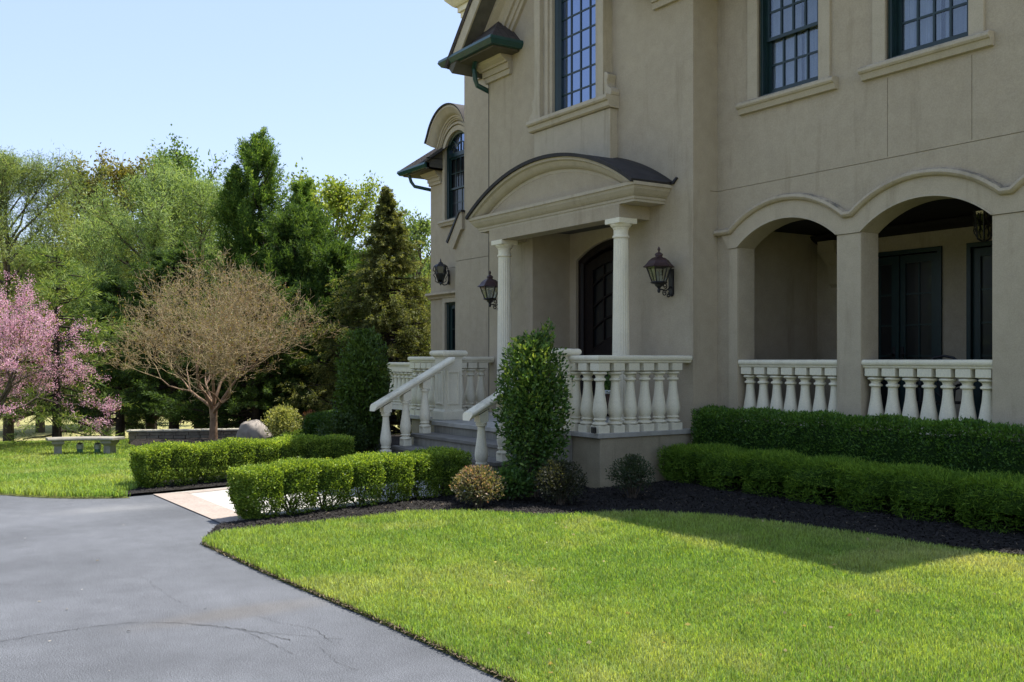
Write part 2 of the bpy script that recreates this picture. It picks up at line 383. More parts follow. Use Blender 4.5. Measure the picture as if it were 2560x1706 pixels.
# cracks: thin dark strips lying on the asphalt
def strip(pts, wd, z, seed=0, jit=.012):
    rng = np.random.default_rng(seed); out = []
    P = smooth_poly(pts, 2); P = [np.array(p) for p in P]; Q = []
    for a, b in zip(P, P[1:]):
        k = max(1, int(np.linalg.norm(b - a) / .03)); Q += [a + (b - a) * j / k for j in range(k)]
    Q = np.array(Q); Q += rng.normal(0, jit, Q.shape) * .5; d = np.gradient(Q, axis=0); d /= np.linalg.norm(d, axis=1)[:, None] + 1e-9
    nrm = np.column_stack([-d[:, 1], d[:, 0]]); ww = wd * .42 * rng.uniform(.2, 1, len(Q))[:, None]
    A = Q + nrm * ww; B = Q - nrm * ww; n = len(Q)
    V = np.column_stack([np.vstack([A, B]), np.full(2 * n, z)]); i = np.arange(n - 1)
    return V, np.stack([i, i + 1, n + i + 1, n + i], -1)
cr = [([G(0, 1605), G(131, 1583), G(250, 1565), G(359, 1556), G(457, 1559), G(588, 1570), G(740, 1605)], .008),
      ([G(588, 1570), G(660, 1600), G(740, 1640)], .004), ([G(480, 1562), G(640, 1580), G(760, 1592), G(860, 1600)], .004), ([G(640, 1540), G(700, 1560), G(790, 1572), G(830, 1610)], .004),
      ([G(350, 1440), G(420, 1490), G(470, 1520)], .003), ([G(800, 1620), G(845, 1660), G(900, 1680)], .004), ([G(0, 1463), G(80, 1461)], .004)]
V, T, o = [], [], 0
for k, (p, wd) in enumerate(cr):
    a, b = strip(p, wd, .004, k); V.append(a); T.append(b + o); o += len(a)
V = np.vstack(V); npmesh('crack', V, np.vstack(T), M['soil'], drive, col=np.tile([.04, .039, .038], (len(V), 1)))

# walk with a tan border
WL0, WR0 = np.array(G(383, 1238)), np.array(G(555, 1311))
WL1, WR1 = np.array((-12.55, 6.05)), np.array((-10.0, 6.05))
V, T, _ = patch([WL0, WR0, WR1, WL1], .15, lambda x, y: 0 * x + .007)
n2 = fbm(V[:, 0], V[:, 1], 4, 11)[:, None]
wk = npmesh('walkway', V, T, M['concrete'], col=np.array([.44, .42, .385]) * (1 + .2 * n2)); tag(wk, kind='structure')
b1 = [WL0, WR0, WR0 + np.array((-.10, .34)), WL0 + np.array((.0, .36))]
V, T, _ = patch(b1, .1, lambda x, y: 0 * x + .011)
n2 = fbm(V[:, 0], V[:, 1], 5, 12)[:, None]; npmesh('border', V, T, M['concrete'], wk, col=np.array([.34, .28, .24]) * (1 + .1 * n2))
dl = (WL1 - WL0) / np.linalg.norm(WL1 - WL0); V, T, _ = patch([b1[3], b1[3] + np.array((.16, .01)), WL1 + np.array((.16, 0)), WL1], .1, lambda x, y: 0 * x + .011)
npmesh('border', V, T, M['concrete'], wk, col=np.tile([.34, .285, .245], (len(V), 1)))

# front lawn + mulch bed
lawn_top = smooth_poly([G(504, 1360), G(540, 1343), G(566, 1338), G(762, 1321), G(979, 1295), G(1088, 1288), G(1229, 1290), G(1393, 1300), G(1578, 1290), G(1741, 1296), G(1958, 1318), G(2176, 1351), G(2394, 1386), G(2560, 1403), (-3.3, 7.62), (-.5, 7.8)])
lawnF = smooth_poly(drive_near) + lawn_top[1:] + [(4, 7.8), (4, 2.66), (-2.5, 2.66)]
ex, ey = np.array(smooth_poly(drive_near)).T; eo = np.argsort(ex); ex, ey = ex[eo], ey[eo]
V, T, blF = patch(lawnF, .3, lambda x, y: np.where((y < np.interp(x, ex, ey) + .02) | (y < 2.7), .003, .022))
tag(npmesh('front_lawn', V, T, M['soil'], col=np.tile([.11, .12, .04], (len(V), 1))), kind='structure')
mul = lawn_top + [(4, 7.8), (4, 9.6), (-9.3, 9.6), (-9.3, 7.2), (-10.1, 7.2), (-10.05, 6.2), WR1 + np.array((.04, 0)), WR0 + np.array((.05, .0)), G(540, 1322)]
def mz(x, y): return .014 + .030 * (.5 + .5 * fbm(x, y, 7, 21)) + .03 * sm(5.5, 8.5, y)
V, T, blM = patch(mul, .07, mz)
n2 = fbm(V[:, 0], V[:, 1], 30, 22)[:, None]
mu = npmesh('mulch_bed', V, T, M['mulch'], col=np.array([.020, .017, .015]) * (1 + .5 * n2)); tag(mu, kind='structure')
lm = smooth_poly([G(275, 1247), G(300, 1240), G(330, 1231), G(357, 1222)]) + [(-12.95, 3.2), (-13.3, 5.0), (-14.2, 6.6), (-16, 7.0), (-17, 9), (-15, 11), (-12.7, 8), (-12.6, 6.0), WL0 + np.array((-.03, .02))]
V, T, blM2 = patch(lm, .09, lambda x, y: mz(x, y) + terr(x, y))
tag(npmesh('side_mulch_bed', V, T, M['mulch'], col=np.tile([.020, .017, .015], (len(V), 1))), kind='structure')
tm = [(-21.2, 5.0), (-22.4, 5.1), (-23.6, 5.0), (-25.6, 5.6), (-23.8, 8.4), (-23.0, 12), (-18, 12), (-17.2, 8.5), (-18.8, 6.8), (-20.2, 5.9)]
V, T, _ = patch(smooth_poly(tm, 1), .25, lambda x, y: .05 + terr(x, y) + .04 * fbm(x, y, 5, 4))
tag(npmesh('tree_bed', V, T, M['mulch'], col=np.array([.034, .027, .022]) * (1 + .4 * fbm(V[:, 0], V[:, 1], 9, 2)[:, None])), kind='structure')
# left lawn
lawnL = smooth_poly(drive_far[1:], 2) + [(-14.2, -.4), (-15.8, -3), (-22, -4), (-27.5, -2), (-27, 3.5), (-25.7, 5.5), (-23.6, 4.95), (-22.4, 5.05), (-21.2, 4.95), (-20.2, 5.85), (-18.8, 6.75), (-17.2, 8.3), (-16, 7.0), (-14.2, 6.6), (-13.3, 5.0), (-12.95, 3.2), G(357, 1222), G(330, 1231), G(300, 1240)]
fx_, fy_ = np.array(smooth_poly(drive_far[1:], 2)).T
V, T, blL = patch(lawnL, .4, lambda x, y: np.where(np.sqrt(((x[:, None] - fx_) ** 2 + (y[:, None] - fy_) ** 2).min(1)) < .09, .003, .022 + terr(x, y)))
tag(npmesh('side_lawn', V, T, M['soil'], col=np.tile([.11, .12, .04], (len(V), 1))), kind='structure')

def blades(name, poly, dens, zf, seed, hmin, hmax, wd, label):
    rng = np.random.default_rng(seed); P = np.array(poly); lo, hi = P.min(0), P.max(0); area = (hi - lo).prod()
    n = int(area * dens); p = rng.uniform(lo, hi, (n, 2)); p = p[inside(p, P)]
    d = p[:, 0] * FX + p[:, 1] * FY; side = np.abs(p[:, 0] * RX + p[:, 1] * RY) / np.maximum(d, .1)
    keep = (d > 3.9) & (side < .95) & (rng.uniform(0, 1, len(p)) < np.clip((6.0 / np.maximum(d, .1)) ** 1.25, 0, 1)); p = p[keep]; d = d[keep]; n = len(p)
    sc_ = np.clip((d / 6) ** .75, .9, 3); z = zf(p[:, 0], p[:, 1])
    big = fbm(p[:, 0], p[:, 1], 1.5, seed + 1); mid = fbm(p[:, 0], p[:, 1], 5, seed + 2)
    h = rng.uniform(hmin, hmax, n) * (1 + .25 * mid) * np.clip(sc_, 1, 1.35); ww = wd * sc_ * rng.uniform(.7, 1.3, n)
    th = rng.uniform(0, 2 * math.pi, n); lean = rng.uniform(.1, .75, n); tl = th + rng.normal(0, .5, n)
    wdv = np.column_stack([np.cos(th), np.sin(th), 0 * th]) * ww[:, None]
    ld = np.column_stack([-np.sin(tl), np.cos(tl), 0 * tl])
    b = np.column_stack([p, z]); m_ = b + ld * (h * lean * .35)[:, None]; m_[:, 2] += h * .6
    t = b + ld * (h * lean)[:, None]; t[:, 2] += h * (1 - .3 * lean)
    V = np.stack([b - wdv * .5, b + wdv * .5, m_ + wdv * .42, t, m_ - wdv * .42], 1).reshape(-1, 3)
    i = np.arange(n) * 5; Fq = np.concatenate([np.stack([i, i + 1, i + 2, i + 4], -1), np.stack([i + 4, i + 2, i + 3, i + 3], -1)])
    g1, g2, g3 = np.array([.195, .325, .062]), np.array([.33, .43, .10]), np.array([.47, .49, .19])
    k = np.clip(.42 + .75 * big + .55 * mid + rng.normal(0, .22, n), 0, 1)[:, None]
    c = g1 * (1 - k) + g2 * k
    dry = np.clip((fbm(p[:, 0], p[:, 1], 2.6, seed + 7) - .18) * 2.2, 0, .38) + (rng.uniform(0, 1, n) < .05) * .6
    if name == 'front_grass':
        dry += .55 * np.exp(-((p[:, 0] + 4.5) / .7) ** 2 - ((p[:, 1] - 6.9) / .45) ** 2) + .6 * np.exp(-((p[:, 0] + 3.75) / .22) ** 2 - ((p[:, 1] - 2.95) / .16) ** 2) + .35 * np.exp(-((p[:, 1] - 7.05) / .25) ** 2)
    dry = np.clip(dry, 0, .9)[:, None]; c = c * (1 - dry) + g3 * dry; c *= rng.uniform(.55, 1.4, (n, 1)) * (1 + .22 * fbm(p[:, 0], p[:, 1], 11, seed + 9)[:, None])
    # quads + degenerate tips are avoided: build quads then tris as two meshes joined by padding
    me_v = V; q = np.stack([i, i + 1, i + 2, i + 4], -1); tr = np.stack([i + 4, i + 2, i + 3], -1)
    tris = np.concatenate([q[:, [0, 1, 2]], q[:, [0, 2, 3]], tr])
    return tag(npmesh(name, me_v, tris, M['grass'], col=np.repeat(c, 5, 0)), label, 'grass', kind='stuff')
blades('front_grass', blF, 14500, lambda x, y: 0 * x + .02, 31, .020, .052, .0043, 'bright green mown front lawn sweeping between driveway and mulch bed')
blades('side_grass', blL, 7500, lambda x, y: .02 + terr(x, y), 47, .035, .07, .006, 'bright green side lawn running from driveway up to the stone bench')

def chips(name, poly, n, zf, seed):
    rng = np.random.default_rng(seed); P = np.array(poly); p = rng.uniform(P.min(0), P.max(0), (n * 3, 2)); p = p[inside(p, P)][:n]; n = len(p)
    th = rng.uniform(0, 6.28, n); L = rng.uniform(.006, .019, n); W = rng.uniform(.003, .006, n); tz = rng.normal(0, .35, n)
    a = np.column_stack([np.cos(th) * L, np.sin(th) * L, tz * L]); b = np.column_stack([-np.sin(th) * W, np.cos(th) * W, rng.normal(0, .3, n) * W])
    c0 = np.column_stack([p, zf(p[:, 0], p[:, 1]) + .008])
    V = np.stack([c0 - a - b, c0 + a - b * .6, c0 + a + b, c0 - a + b * .7], 1).reshape(-1, 3); i = np.arange(n) * 4
    c = np.array([.016, .0135, .012]) * rng.uniform(.5, 1.7, (n, 1)); rare = rng.uniform(0, 1, n) < .012; c[rare] = np.array([.16, .12, .08])
    return npmesh(name, V, np.stack([i, i + 1, i + 2, i + 3], -1), M['chip'], col=np.repeat(c, 4, 0))
tag(chips('mulch_chips', blM, 90000, mz, 3), 'loose black mulch chips covering the front planting bed', 'mulch', kind='stuff')
tag(chips('mulch_chips', blM2, 14000, lambda x, y: mz(x, y) + terr(x, y), 5), 'loose black mulch chips beside the far end of the walkway', 'mulch', kind='stuff')
# brown dead edge between drive and lawn
rng = np.random.default_rng(9); E_ = np.array(smooth_poly(drive_near, 3)); d_ = np.diff(E_, axis=0); L_ = np.linalg.norm(d_, axis=1); n = 3000
k = rng.choice(len(d_), n, p=L_ / L_.sum()); p = E_[k] + d_[k] * rng.uniform(0, 1, (n, 1)) + rng.normal(0, .016, (n, 2)) + np.array([0, .02])
th = rng.uniform(0, 6.28, n); L = rng.uniform(.004, .013, n); a = np.column_stack([np.cos(th) * L, np.sin(th) * L, rng.uniform(.1, 1, n) * L]); b = np.column_stack([-np.sin(th), np.cos(th), 0 * th]) * .004
c0 = np.column_stack([p, np.full(n, .022)]); V = np.stack([c0 - a - b, c0 + a - b, c0 + a + b, c0 - a + b], 1).reshape(-1, 3); i = np.arange(n) * 4
tag(npmesh('edge_litter', V, np.stack([i, i + 1, i + 2, i + 3], -1), M['chip'], col=np.repeat(np.array([.11, .082, .05]) * rng.uniform(.4, 1.8, (n, 1)), 4, 0)), 'brown dead clippings along the lawn edge by the driveway', 'litter', kind='stuff')

# ------------------------------------------------------------------ the house
YA, YC, YD, YB = 9.38, 8.95, 9.68, 11.3        # arch wing wall, gabled bay wall, door wall, loggia back wall
house = thing('house', 'large tan stucco house with arched loggia, gabled entrance bay and dark green windows', 'house', (-10, 12, 0))
HI = Matrix.Translation((10, -12, 0))
def hp(name, bm, mat, parent=house, **k):
    o = obj(name, bm, mat, parent, **k)
    if parent is house: o.matrix_parent_inverse = HI.copy()
    return o
def frame_rect(bm, x0, x1, z0, z1, y0, y1, wd):
    box(bm, x0, x0 + wd, y0, y1, z0, z1); box(bm, x1 - wd, x1, y0, y1, z0, z1)
    box(bm, x0 + wd, x1 - wd, y0 + .001, y1 - .001, z0, z0 + wd); box(bm, x0 + wd, x1 - wd, y0 + .001, y1 - .001, z1 - wd, z1)

# --- arch wing: lower wall with three openings, groove, upper wall with two windows
XR = -5.28
ARCH = [(-9.14, -7.59), (-7.26, -5.71), (-5.38, -3.83)]
b = BM()
outer = [(-9.52, -.3)]
outer = [(-9.52, -.3), (-3.5, -.3), (-3.5, 3.7465), (-9.52, 3.7465)]
plate(b, outer, [arch_hole(a0, a1, .64, 2.98, .285) for a0, a1 in ARCH], YA, YA + .28); hp('wall', b, M['stucco'])
b = BM(); W1, W2 = (-8.80, -7.85), (-6.94, -5.96); WZ = (4.80, 6.27)
gr_ = [[(x - .0035, 3.77), (x + .0035, 3.77), (x + .0035, 4.63), (x - .0035, 4.63)] for x in (-6.93, -5.94)]
plate(b, [(-9.52, 3.7535), (XR, 3.7535), (XR, 6.75), (-9.52, 6.75)], [[(x0, WZ[0]), (x1, WZ[0]), (x1, WZ[1]), (x0, WZ[1])] for x0, x1 in (W1, W2)] + gr_, YA, YA + .28)
hp('wall', b, M['stucco'])
b = BM(); box(b, -9.5, -3.6, YA + .015, YA + .24, 3.735, 3.763); box(b, -7, -5.85, YA + .014, YA + .24, 3.765, 4.64); hp('groove_backing', b, M['stucco'])
# impost / arch moulding as one wavy run
b = BM(); path = [(-9.51, 3.165), (-9.27, 3.165)]
def archup(a0, a1): return arcpts(a0 - .10, a1 + .10, 3.165, .315, 22)[::-1]
for a0, a1 in ARCH: path += archup(a0, a1)
path += [(-3.5, 3.165)]
prof = [(-.005, -.01), (.075, -.01), (.078, .03), (.06, .075), (.03, .088), (.004, .072), (-.005, .055)]
sweep(b, path, prof, XZ(YA)); hp('arch_moulding', b, M['pier'], smooth=True)
b = BM()                                             # flat archivolt band under the moulding with a bead at the opening
inner_p = [(-9.14, 2.98)]
for i, (a0, a1) in enumerate(ARCH):
    up = archup(a0, a1); lo = arcpts(a0, a1, 2.98, .285)[::-1]
    n = len(up); lo = arcpts(a0, a1, 2.98, .285, n - 1)[::-1]
    A = [b.verts.new((p[0], YA - .035, p[1])) for p in up]; Bv = [b.verts.new((p[0], YA - .035, p[1])) for p in lo]
    A2 = [b.verts.new((p[0], YA + .001, p[1])) for p in up]; B2 = [b.verts.new((p[0], YA + .001, p[1])) for p in lo]
    for j in range(n - 1):
        b.faces.new((A[j], A[j + 1], Bv[j + 1], Bv[j])); b.faces.new((Bv[j], Bv[j + 1], B2[j + 1], B2[j])); b.faces.new((A[j], A[j + 1], A2[j + 1], A2[j]))
prismx = [(-9.30, 2.98), (-9.14, 2.98), (-9.24, 3.165), (-9.42, 3.165)]
prism(b, prismx, YA - .035, YA + .001, 'y')
for (l, r) in ((-7.59, -7.26), (-5.71, -5.38)):
    b.faces.new([b.verts.new((x, YA - .035, z)) for x, z in ((l, 2.98), (r, 2.98), (r - .10, 3.165), (l + .10, 3.165))])
    b.faces.new([b.verts.new((x, y, 2.98)) for x, y in ((l, YA - .035), (r, YA - .035), (r, YA + .001), (l, YA + .001))])
hp('archivolt', b, M['pier'])
b = BM()
for a0, a1 in ARCH: sweep(b, arcpts(a0, a1, 2.98, .285, 24)[::-1], [(0, .03), (.018, .03), (.018, .045), (0, .045)], XZ(YA))
hp('archivolt_bead', b, M['stucco_trim'])
b = BM()                                             # piers proud of the wall
for x0, x1 in ((-9.30, -9.145), (-7.588, -7.262), (-5.708, -5.382), (-3.828, -3.5)):
    box(b, x0, x1, YA - .022, YA + .002, -.3, 2.974)
hp('pier', b, M['pier'])
# loggia interior
b = BM(); box(b, -9.56, -3.5, YA + .28, YB + .2, .40, .655); hp('loggia_floor', b, M['tread'])  # dark stone picked to deepen the loggia's shade
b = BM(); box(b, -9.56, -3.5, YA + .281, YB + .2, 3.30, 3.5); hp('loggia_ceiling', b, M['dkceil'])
b = BM(); plate(b, [(-9.56, .655), (-3.5, .655), (-3.5, 3.30), (-9.56, 3.30)], [[(-8.83, .66), (-7.55, .66), (-7.55, 2.97), (-8.83, 2.97)], [(-7.21, .66), (-5.93, .66), (-5.93, 2.97), (-7.21, 2.97)]], YB, YB + .2); hp('wall', b, M['stucco'])
b = BM(); box(b, -9.8, -9.505, YA + .28, YB, .4, 3.30); hp('wall', b, M['stucco'])
b = BM(); box(b, -3.5, -3.2, YA, YB + .2, -.3, 3.74); hp('wall', b, M['stucco'])
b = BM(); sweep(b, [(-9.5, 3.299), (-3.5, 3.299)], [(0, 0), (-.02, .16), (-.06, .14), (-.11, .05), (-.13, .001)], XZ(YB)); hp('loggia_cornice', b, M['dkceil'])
b = BM(); prism(b, [(YB - .001, 2.55), (YB - .001, 3.17), (YB - .30, 3.17), (YB - .28, 3.02), (YB - .10, 2.85), (YB - .06, 2.6)], -9.25, -8.98, 'x'); hp('corbel', b, M['stucco'])
for x0 in (-8.83, -7.21):                            # French doors
    b = BM(); frame_rect(b, x0, x0 + 1.28, .66, 2.97, YB - .03, YB + .1, .055)
    xm = x0 + .64
    for l, r in ((x0 + .055, xm), (xm, x0 + 1.225)):
        frame_rect(b, l + .004, r - .004, .70, 2.90, YB + .01, YB + .055, .10)
        for k in range(1, 5): z = .80 + k * .40; box(b, l + .1, r - .1, YB + .02, YB + .05, z - .011, z + .011)
        xc = (l + r) / 2; box(b, xc - .011, xc + .011, YB + .021, YB + .049, .80, 2.80)
    box(b, xm - .025, xm + .025, YB - .02, YB + .01, .70, 2.90)
    d = hp('french_door', b, M['green'])
    b = BM(); box(b, x0 + .1, x0 + 1.18, YB + .034, YB + .040, .75, 2.85); obj('pane', b, M['glass_dark'], d)
    for sx in (-1, 1):
        b = BM(); tube(b, [(xm + sx * .06, YB + .01, 1.62), (xm + sx * .06, YB - .05, 1.62), (xm + sx * .17, YB - .055, 1.625)], .011, 8); box(b, xm + sx * .06 - .02, xm + sx * .06 + .02, YB - .005, YB + .012, 1.52, 1.72)
        obj('handle', b, M['iron'], d, True)
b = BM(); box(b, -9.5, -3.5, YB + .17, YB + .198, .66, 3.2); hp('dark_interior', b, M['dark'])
# loggia roof to the right of the two-storey part
b = BM(); box(b, -5.279, -3.15, YA - .05, YB + .6, 3.745, 3.93); hp('parapet', b, M['stucco_trim'])
b = BM(); box(b, XR - .2, XR, YA + .28, 17, -.3, 6.75); hp('wall', b, M['stucco'])
b = BM(); box(b, -19, XR, 16.8, 17, -.9, 6.75); hp('wall', b, M['stucco'])

# --- double-hung windows
def sash(bm, x0, x1, z0, z1, y0, y1, rail, cols, rows, mt=.024, brail=None):
    br = brail or rail
    box(bm, x0, x0 + rail, y0, y1, z0, z1); box(bm, x1 - rail, x1, y0, y1, z0, z1)
    box(bm, x0 + rail, x1 - rail, y0, y1, z0, z0 + br); box(bm, x0 + rail, x1 - rail, y0, y1, z1 - rail, z1)
    gx0, gx1, gz0, gz1 = x0 + rail, x1 - rail, z0 + br, z1 - rail
    for k in range(1, cols): x = gx0 + (gx1 - gx0) * k / cols; box(bm, x - mt / 2, x + mt / 2, y0 + .004, y1 - .003, gz0, gz1)
    for k in range(1, rows): z = gz0 + (gz1 - gz0) * k / rows; box(bm, gx0, gx1, y0 + .006, y1 - .004, z - mt / 2, z + mt / 2)
def child(name, bm, mat, parent, **k): return obj(name, bm, mat, parent, **k)
def curtain_bm(x0, x1, z0, z1, y, seed):
    bm = BM(); rr = random.Random(seed); n = 90; pr = []
    for i in range(n + 1):
        x = x0 + (x1 - x0) * i / n; pr.append((x, y + .018 * math.sin(i * .9 + rr.uniform(-.3, .3)) + .012 * math.sin(i * .37)))
    A = [bm.verts.new((p[0], p[1], z0)) for p in pr]; B = [bm.verts.new((p[0], p[1], z1)) for p in pr]
    for i in range(n): bm.faces.new((A[i], A[i + 1], B[i + 1], B[i]))
    return bm
def dh_window(x0, x1, z0, z1, Y, seed):
    b = BM(); zm = (z0 + z1) / 2
    frame_rect(b, x0 + .002, x1 - .002, z0 + .002, z1 - .002, Y + .02, Y + .20, .045)
    box(b, x0 + .047, x0 + .06, Y + .07, Y + .16, z0 + .05, z1 - .05); box(b, x1 - .06, x1 - .047, Y + .07, Y + .16, z0 + .05, z1 - .05)
    wnd = hp('window', b, M['green'])
    b = BM(); sash(b, x0 + .06, x1 - .06, zm - .025, z1 - .047, Y + .075, Y + .112, .042, 4, 2); child('upper_sash', b, M['green'], wnd)
    b = BM(); sash(b, x0 + .06, x1 - .06, z0 + .047, zm + .022, Y + .116, Y + .152, .042, 4, 2, brail=.07); child('lower_sash', b, M['green'], wnd)
    b = BM(); box(b, x0 + .1, x1 - .1, Y + .092, Y + .096, zm, z1 - .08); box(b, x0 + .1, x1 - .1, Y + .133, Y + .137, z0 + .1, zm); child('pane', b, M['glass_see'], wnd)
    xm = x0 + (x1 - x0) * .56
    for l, r, q in ((x0 + .03, xm - .02, 0), (xm + .03, x1 - .03, 1)): child('curtain', curtain_bm(l, r, z0, z1, Y + .19, seed + q), M['curtain'], wnd)
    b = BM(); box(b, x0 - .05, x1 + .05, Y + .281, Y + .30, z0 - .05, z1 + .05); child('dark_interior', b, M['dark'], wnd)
    b = BM(); cw = .165                                      # flat casing
    box(b, x0 - cw, x0, Y - .035, Y + .02, z0 - .01, z1 + cw); box(b, x1, x1 + cw, Y - .035, Y + .02, z0 - .01, z1 + cw); box(b, x0, x1, Y - .034, Y + .02, z1, z1 + cw - .001)
    child('casing', b, M['stucco_trim'], wnd, bevel=.006)
    b = BM()                                                # sill: rolled top over a fillet
    sp = [(0, -.02), (.0, .085), (-.02, .105), (-.05, .108), (-.072, .092), (-.075, .075), (-.125, .055), (-.14, .05), (-.145, .0), (-.145, -.02)]
    sp = [(-n, d) for n, d in sp]
    sweep(b, [(x0 - .30, z0 - .0), (x1 + .26, z0 - .0)], [(-n, d) for n, d in sp], XZ(Y)); child('sill', b, M['stucco_trim'], wnd, smooth=True)
dh_window(*W1, *WZ, YA, 3); dh_window(*W2, *WZ, YA, 9)

# --- gabled bay
XC = -12.03; BL, BRt = -14.53, -9.52
HEAD = 3.43
rake = lambda x: 9.65 - 1.06 * abs(x - XC)
bwin = [(-12.59, 5.30), (-11.50, 5.30)] + arcpts(-12.59, -11.50, 7.25, .5, 16)
b = BM()
plate(b, [(BL, -.3), (-13.2, -.3), (-13.2, 3.60), (-10.86, 3.60), (-10.86, -.3), (BRt, -.3), (BRt, 6.7), (XC, 9.4), (BL, 6.7)], [bwin], YC, YC + .3); hp('wall', b, M['stucco'])
b = BM(); box(b, BRt - .3, BRt - .0005, YC + .3, YA + .3, -.3, 3.7465); box(b, BRt - .3, BRt - .0005, YC + .3, YA + .3, 3.7535, 6.7); box(b, BRt - .3, BRt - .02, YC + .3, YA + .3, 3.74, 3.758); hp('wall', b, M['stucco'])
b = BM(); box(b, BL, BL + .28, YC + .3, 12, -.3, 6.7); hp('wall', b, M['stucco'])
# entry recess
b = BM(); box(b, -13.5, -13.2, YC + .3, YD + .3, .4, 3.6); hp('wall', b, M['stucco'])
b = BM(); box(b, -10.86, -10.55, YC + .3, YD + .3, .4, 3.6); hp('wall', b, M['stucco'])
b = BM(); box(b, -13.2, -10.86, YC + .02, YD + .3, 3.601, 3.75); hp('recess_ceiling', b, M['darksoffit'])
b = BM(); dh = arch_hole(-13.03, -11.03, .66, 3.15, .28, 20); plate(b, [(-13.2, .5), (-10.86, .5), (-10.86, 3.6), (-13.2, 3.6)], [dh], YD, YD + .25); hp('wall', b, M['stucco'])
# front door
b = BM(); y0 = YD + .08
sweep(b, [(-13.028, .66), (-13.028, 3.15)] + arcpts(-13.028, -11.032, 3.15, .278, 20)[::-1][1:-1] + [(-11.032, 3.15), (-11.032, .66)], [(0, .03), (0, -.10), (-.10, -.10), (-.10, .0), (-.06, .03)], XZ(y0))
fd = hp('front_door', b, M['door'])
zt = lambda x: 3.06 + .26 * (1 - ((x + 12.03) / 1.0) ** 2) - .05
for l, r in ((-12.925, -12.035), (-12.025, -11.135)):
    b = BM(); n = 14
    hole = []
    gl, gr2 = l + .20, r - .14
    if l > -12.03: gl, gr2 = l + .14, r - .20
    bz = lambda x: 1.66 + .26 * (1 - ((x + 12.03) / .75) ** 2)
    hole = [(gl + (gr2 - gl) * i / n, bz(gl + (gr2 - gl) * i / n)) for i in range(n + 1)] + [(gr2 - (gr2 - gl) * i / n, zt(gr2 - (gr2 - gl) * i / n) - .16) for i in range(n + 1)]
    out = [(l, .67), (r, .67)] + [(r - (r - l) * i / n, zt(r - (r - l) * i / n)) for i in range(n + 1)]
    plate(b, out, [hole], y0 + .03, y0 + .085)
    for k in range(3):
        zz = lambda x: bz(x) + .345 * (k + 1)
        sweep(b, [(gl + (gr2 - gl) * i / n, zz(gl + (gr2 - gl) * i / n)) for i in range(n + 1)], [(-.013, -.02), (.013, -.02), (.013, -.05), (-.013, -.05)], XZ(y0 + .01))
    xc = (gl + gr2) / 2; box(b, xc - .012, xc + .012, y0 + .032, y0 + .058, bz(xc), zt(xc) - .16)
    sweep(b, hole, [(-.012, .008), (.012, .008), (.012, -.004), (-.012, -.004)], XZ(y0 + .03), True)
    child('door_leaf', b, M['door'], fd)
b = BM(); box(b, -12.75, -11.3, y0 + .06, y0 + .064, 1.6, 3.1); child('pane', b, M['glass_dark'], fd)
b = BM()
for sx in (-.06, .06): tube(b, [(-12.03 + sx, y0 + .03, 1.5), (-12.03 + sx, y0 - .04, 1.5), (-12.03 + sx, y0 - .04, 1.85), (-12.03 + sx, y0 + .03, 1.85)], .012)
child('handle', b, M['bronze'], fd)
b = BM(); box(b, -13.1, -10.95, YD + .251, YD + .27, .5, 3.6); hp('dark_interior', b, M['dark'])

# tall bay window
Y = YC
def archpath(x0, x1, zb, zs, rise, n=18): return [(x0, zb), (x0, zs)] + arcpts(x0, x1, zs, rise, n)[::-1][1:-1] + [(x1, zs), (x1, zb)]
b = BM(); sweep(b, archpath(-12.588, -11.502, 5.302, 7.25, .498), [(0, .0), (0, -.2), (-.075, -.2), (-.075, -.07), (-.045, -.02)], XZ(Y)); box(b, -12.513, -11.577, Y + .03, Y + .2, 5.302, 5.36)
bw = hp('window', b, M['green'])
b = BM(); gx = [-12.515 + .9375 * k / 4 for k in range(1, 4)]
for x in gx: box(b, x - .012, x + .012, Y + .085, Y + .115, 5.36, 7.1 if x != gx[1] else 7.68)
for k in range(1, 7): z = 5.33 + .29 * k; box(b, -12.515, -11.577, Y + .087, Y + .113, z - .012, z + .012)
for sx in (-1, 1): tube(b, [(XC - .015 + sx * .234, Y + .1, 7.06), (XC - .015 + sx * .40, Y + .1, 7.35), (XC - .015 + sx * .42, Y + .1, 7.5)], .014, 4)
child('muntin', b, M['green'], bw)
b = BM(); plate(b, [(-12.53, 5.34), (-11.56, 5.34)] + arcpts(-12.53, -11.56, 7.25, .45, 14), [], Y + .098, Y + .104); child('pane', b, M['glass_sky'], bw)
b = BM()                                               # stepped casing
for k, (o, wd, pr_) in enumerate(((0, .06, .06), (.06, .06, .10), (.12, .06, .085), (.18, .14, .165))):
    p0 = archpath(-12.59 - o, -11.50 + o, 5.27, 7.25, .5 + o * .9)
    sweep(b, p0, [(0, -.01), (wd, -.01), (wd, pr_), (.012, pr_), (0, pr_ - .012)], XZ(Y))
child('casing', b, M['stucco_trim'], bw)
b = BM()                                               # sill and panel
sweep(b, [(-13.03, 5.275), (-11.02, 5.275)], [(0, -.01), (0, .235), (-.05, .245), (-.075, .23), (-.085, .20), (-.15, .19), (-.17, .165), (-.175, -.01)], XZ(Y)); child('sill', b, M['stucco_trim'], bw, smooth=True)
b = BM(); box(b, -12.96, -11.06, Y - .135, Y + .01, 4.2, 5.10); child('apron_panel', b, M['stucco_trim'], bw, bevel=.008)
for sx, xb in ((-1, -12.91), (1, -11.18)):            # scrolled ears at the foot of the casing
    b = BM(); q = [(0, 0), (.165, 0), (.175, .05), (.15, .10), (.09, .135), (.065, .19), (.085, .25), (.10, .30), (.06, .345), (0, .36)]
    prism(b, [(xb + sx * x, 5.276 + z) for x, z in q], Y - .155, Y + .002, 'y'); child('scroll', b, M['stucco_trim'], bw, bevel=.012)

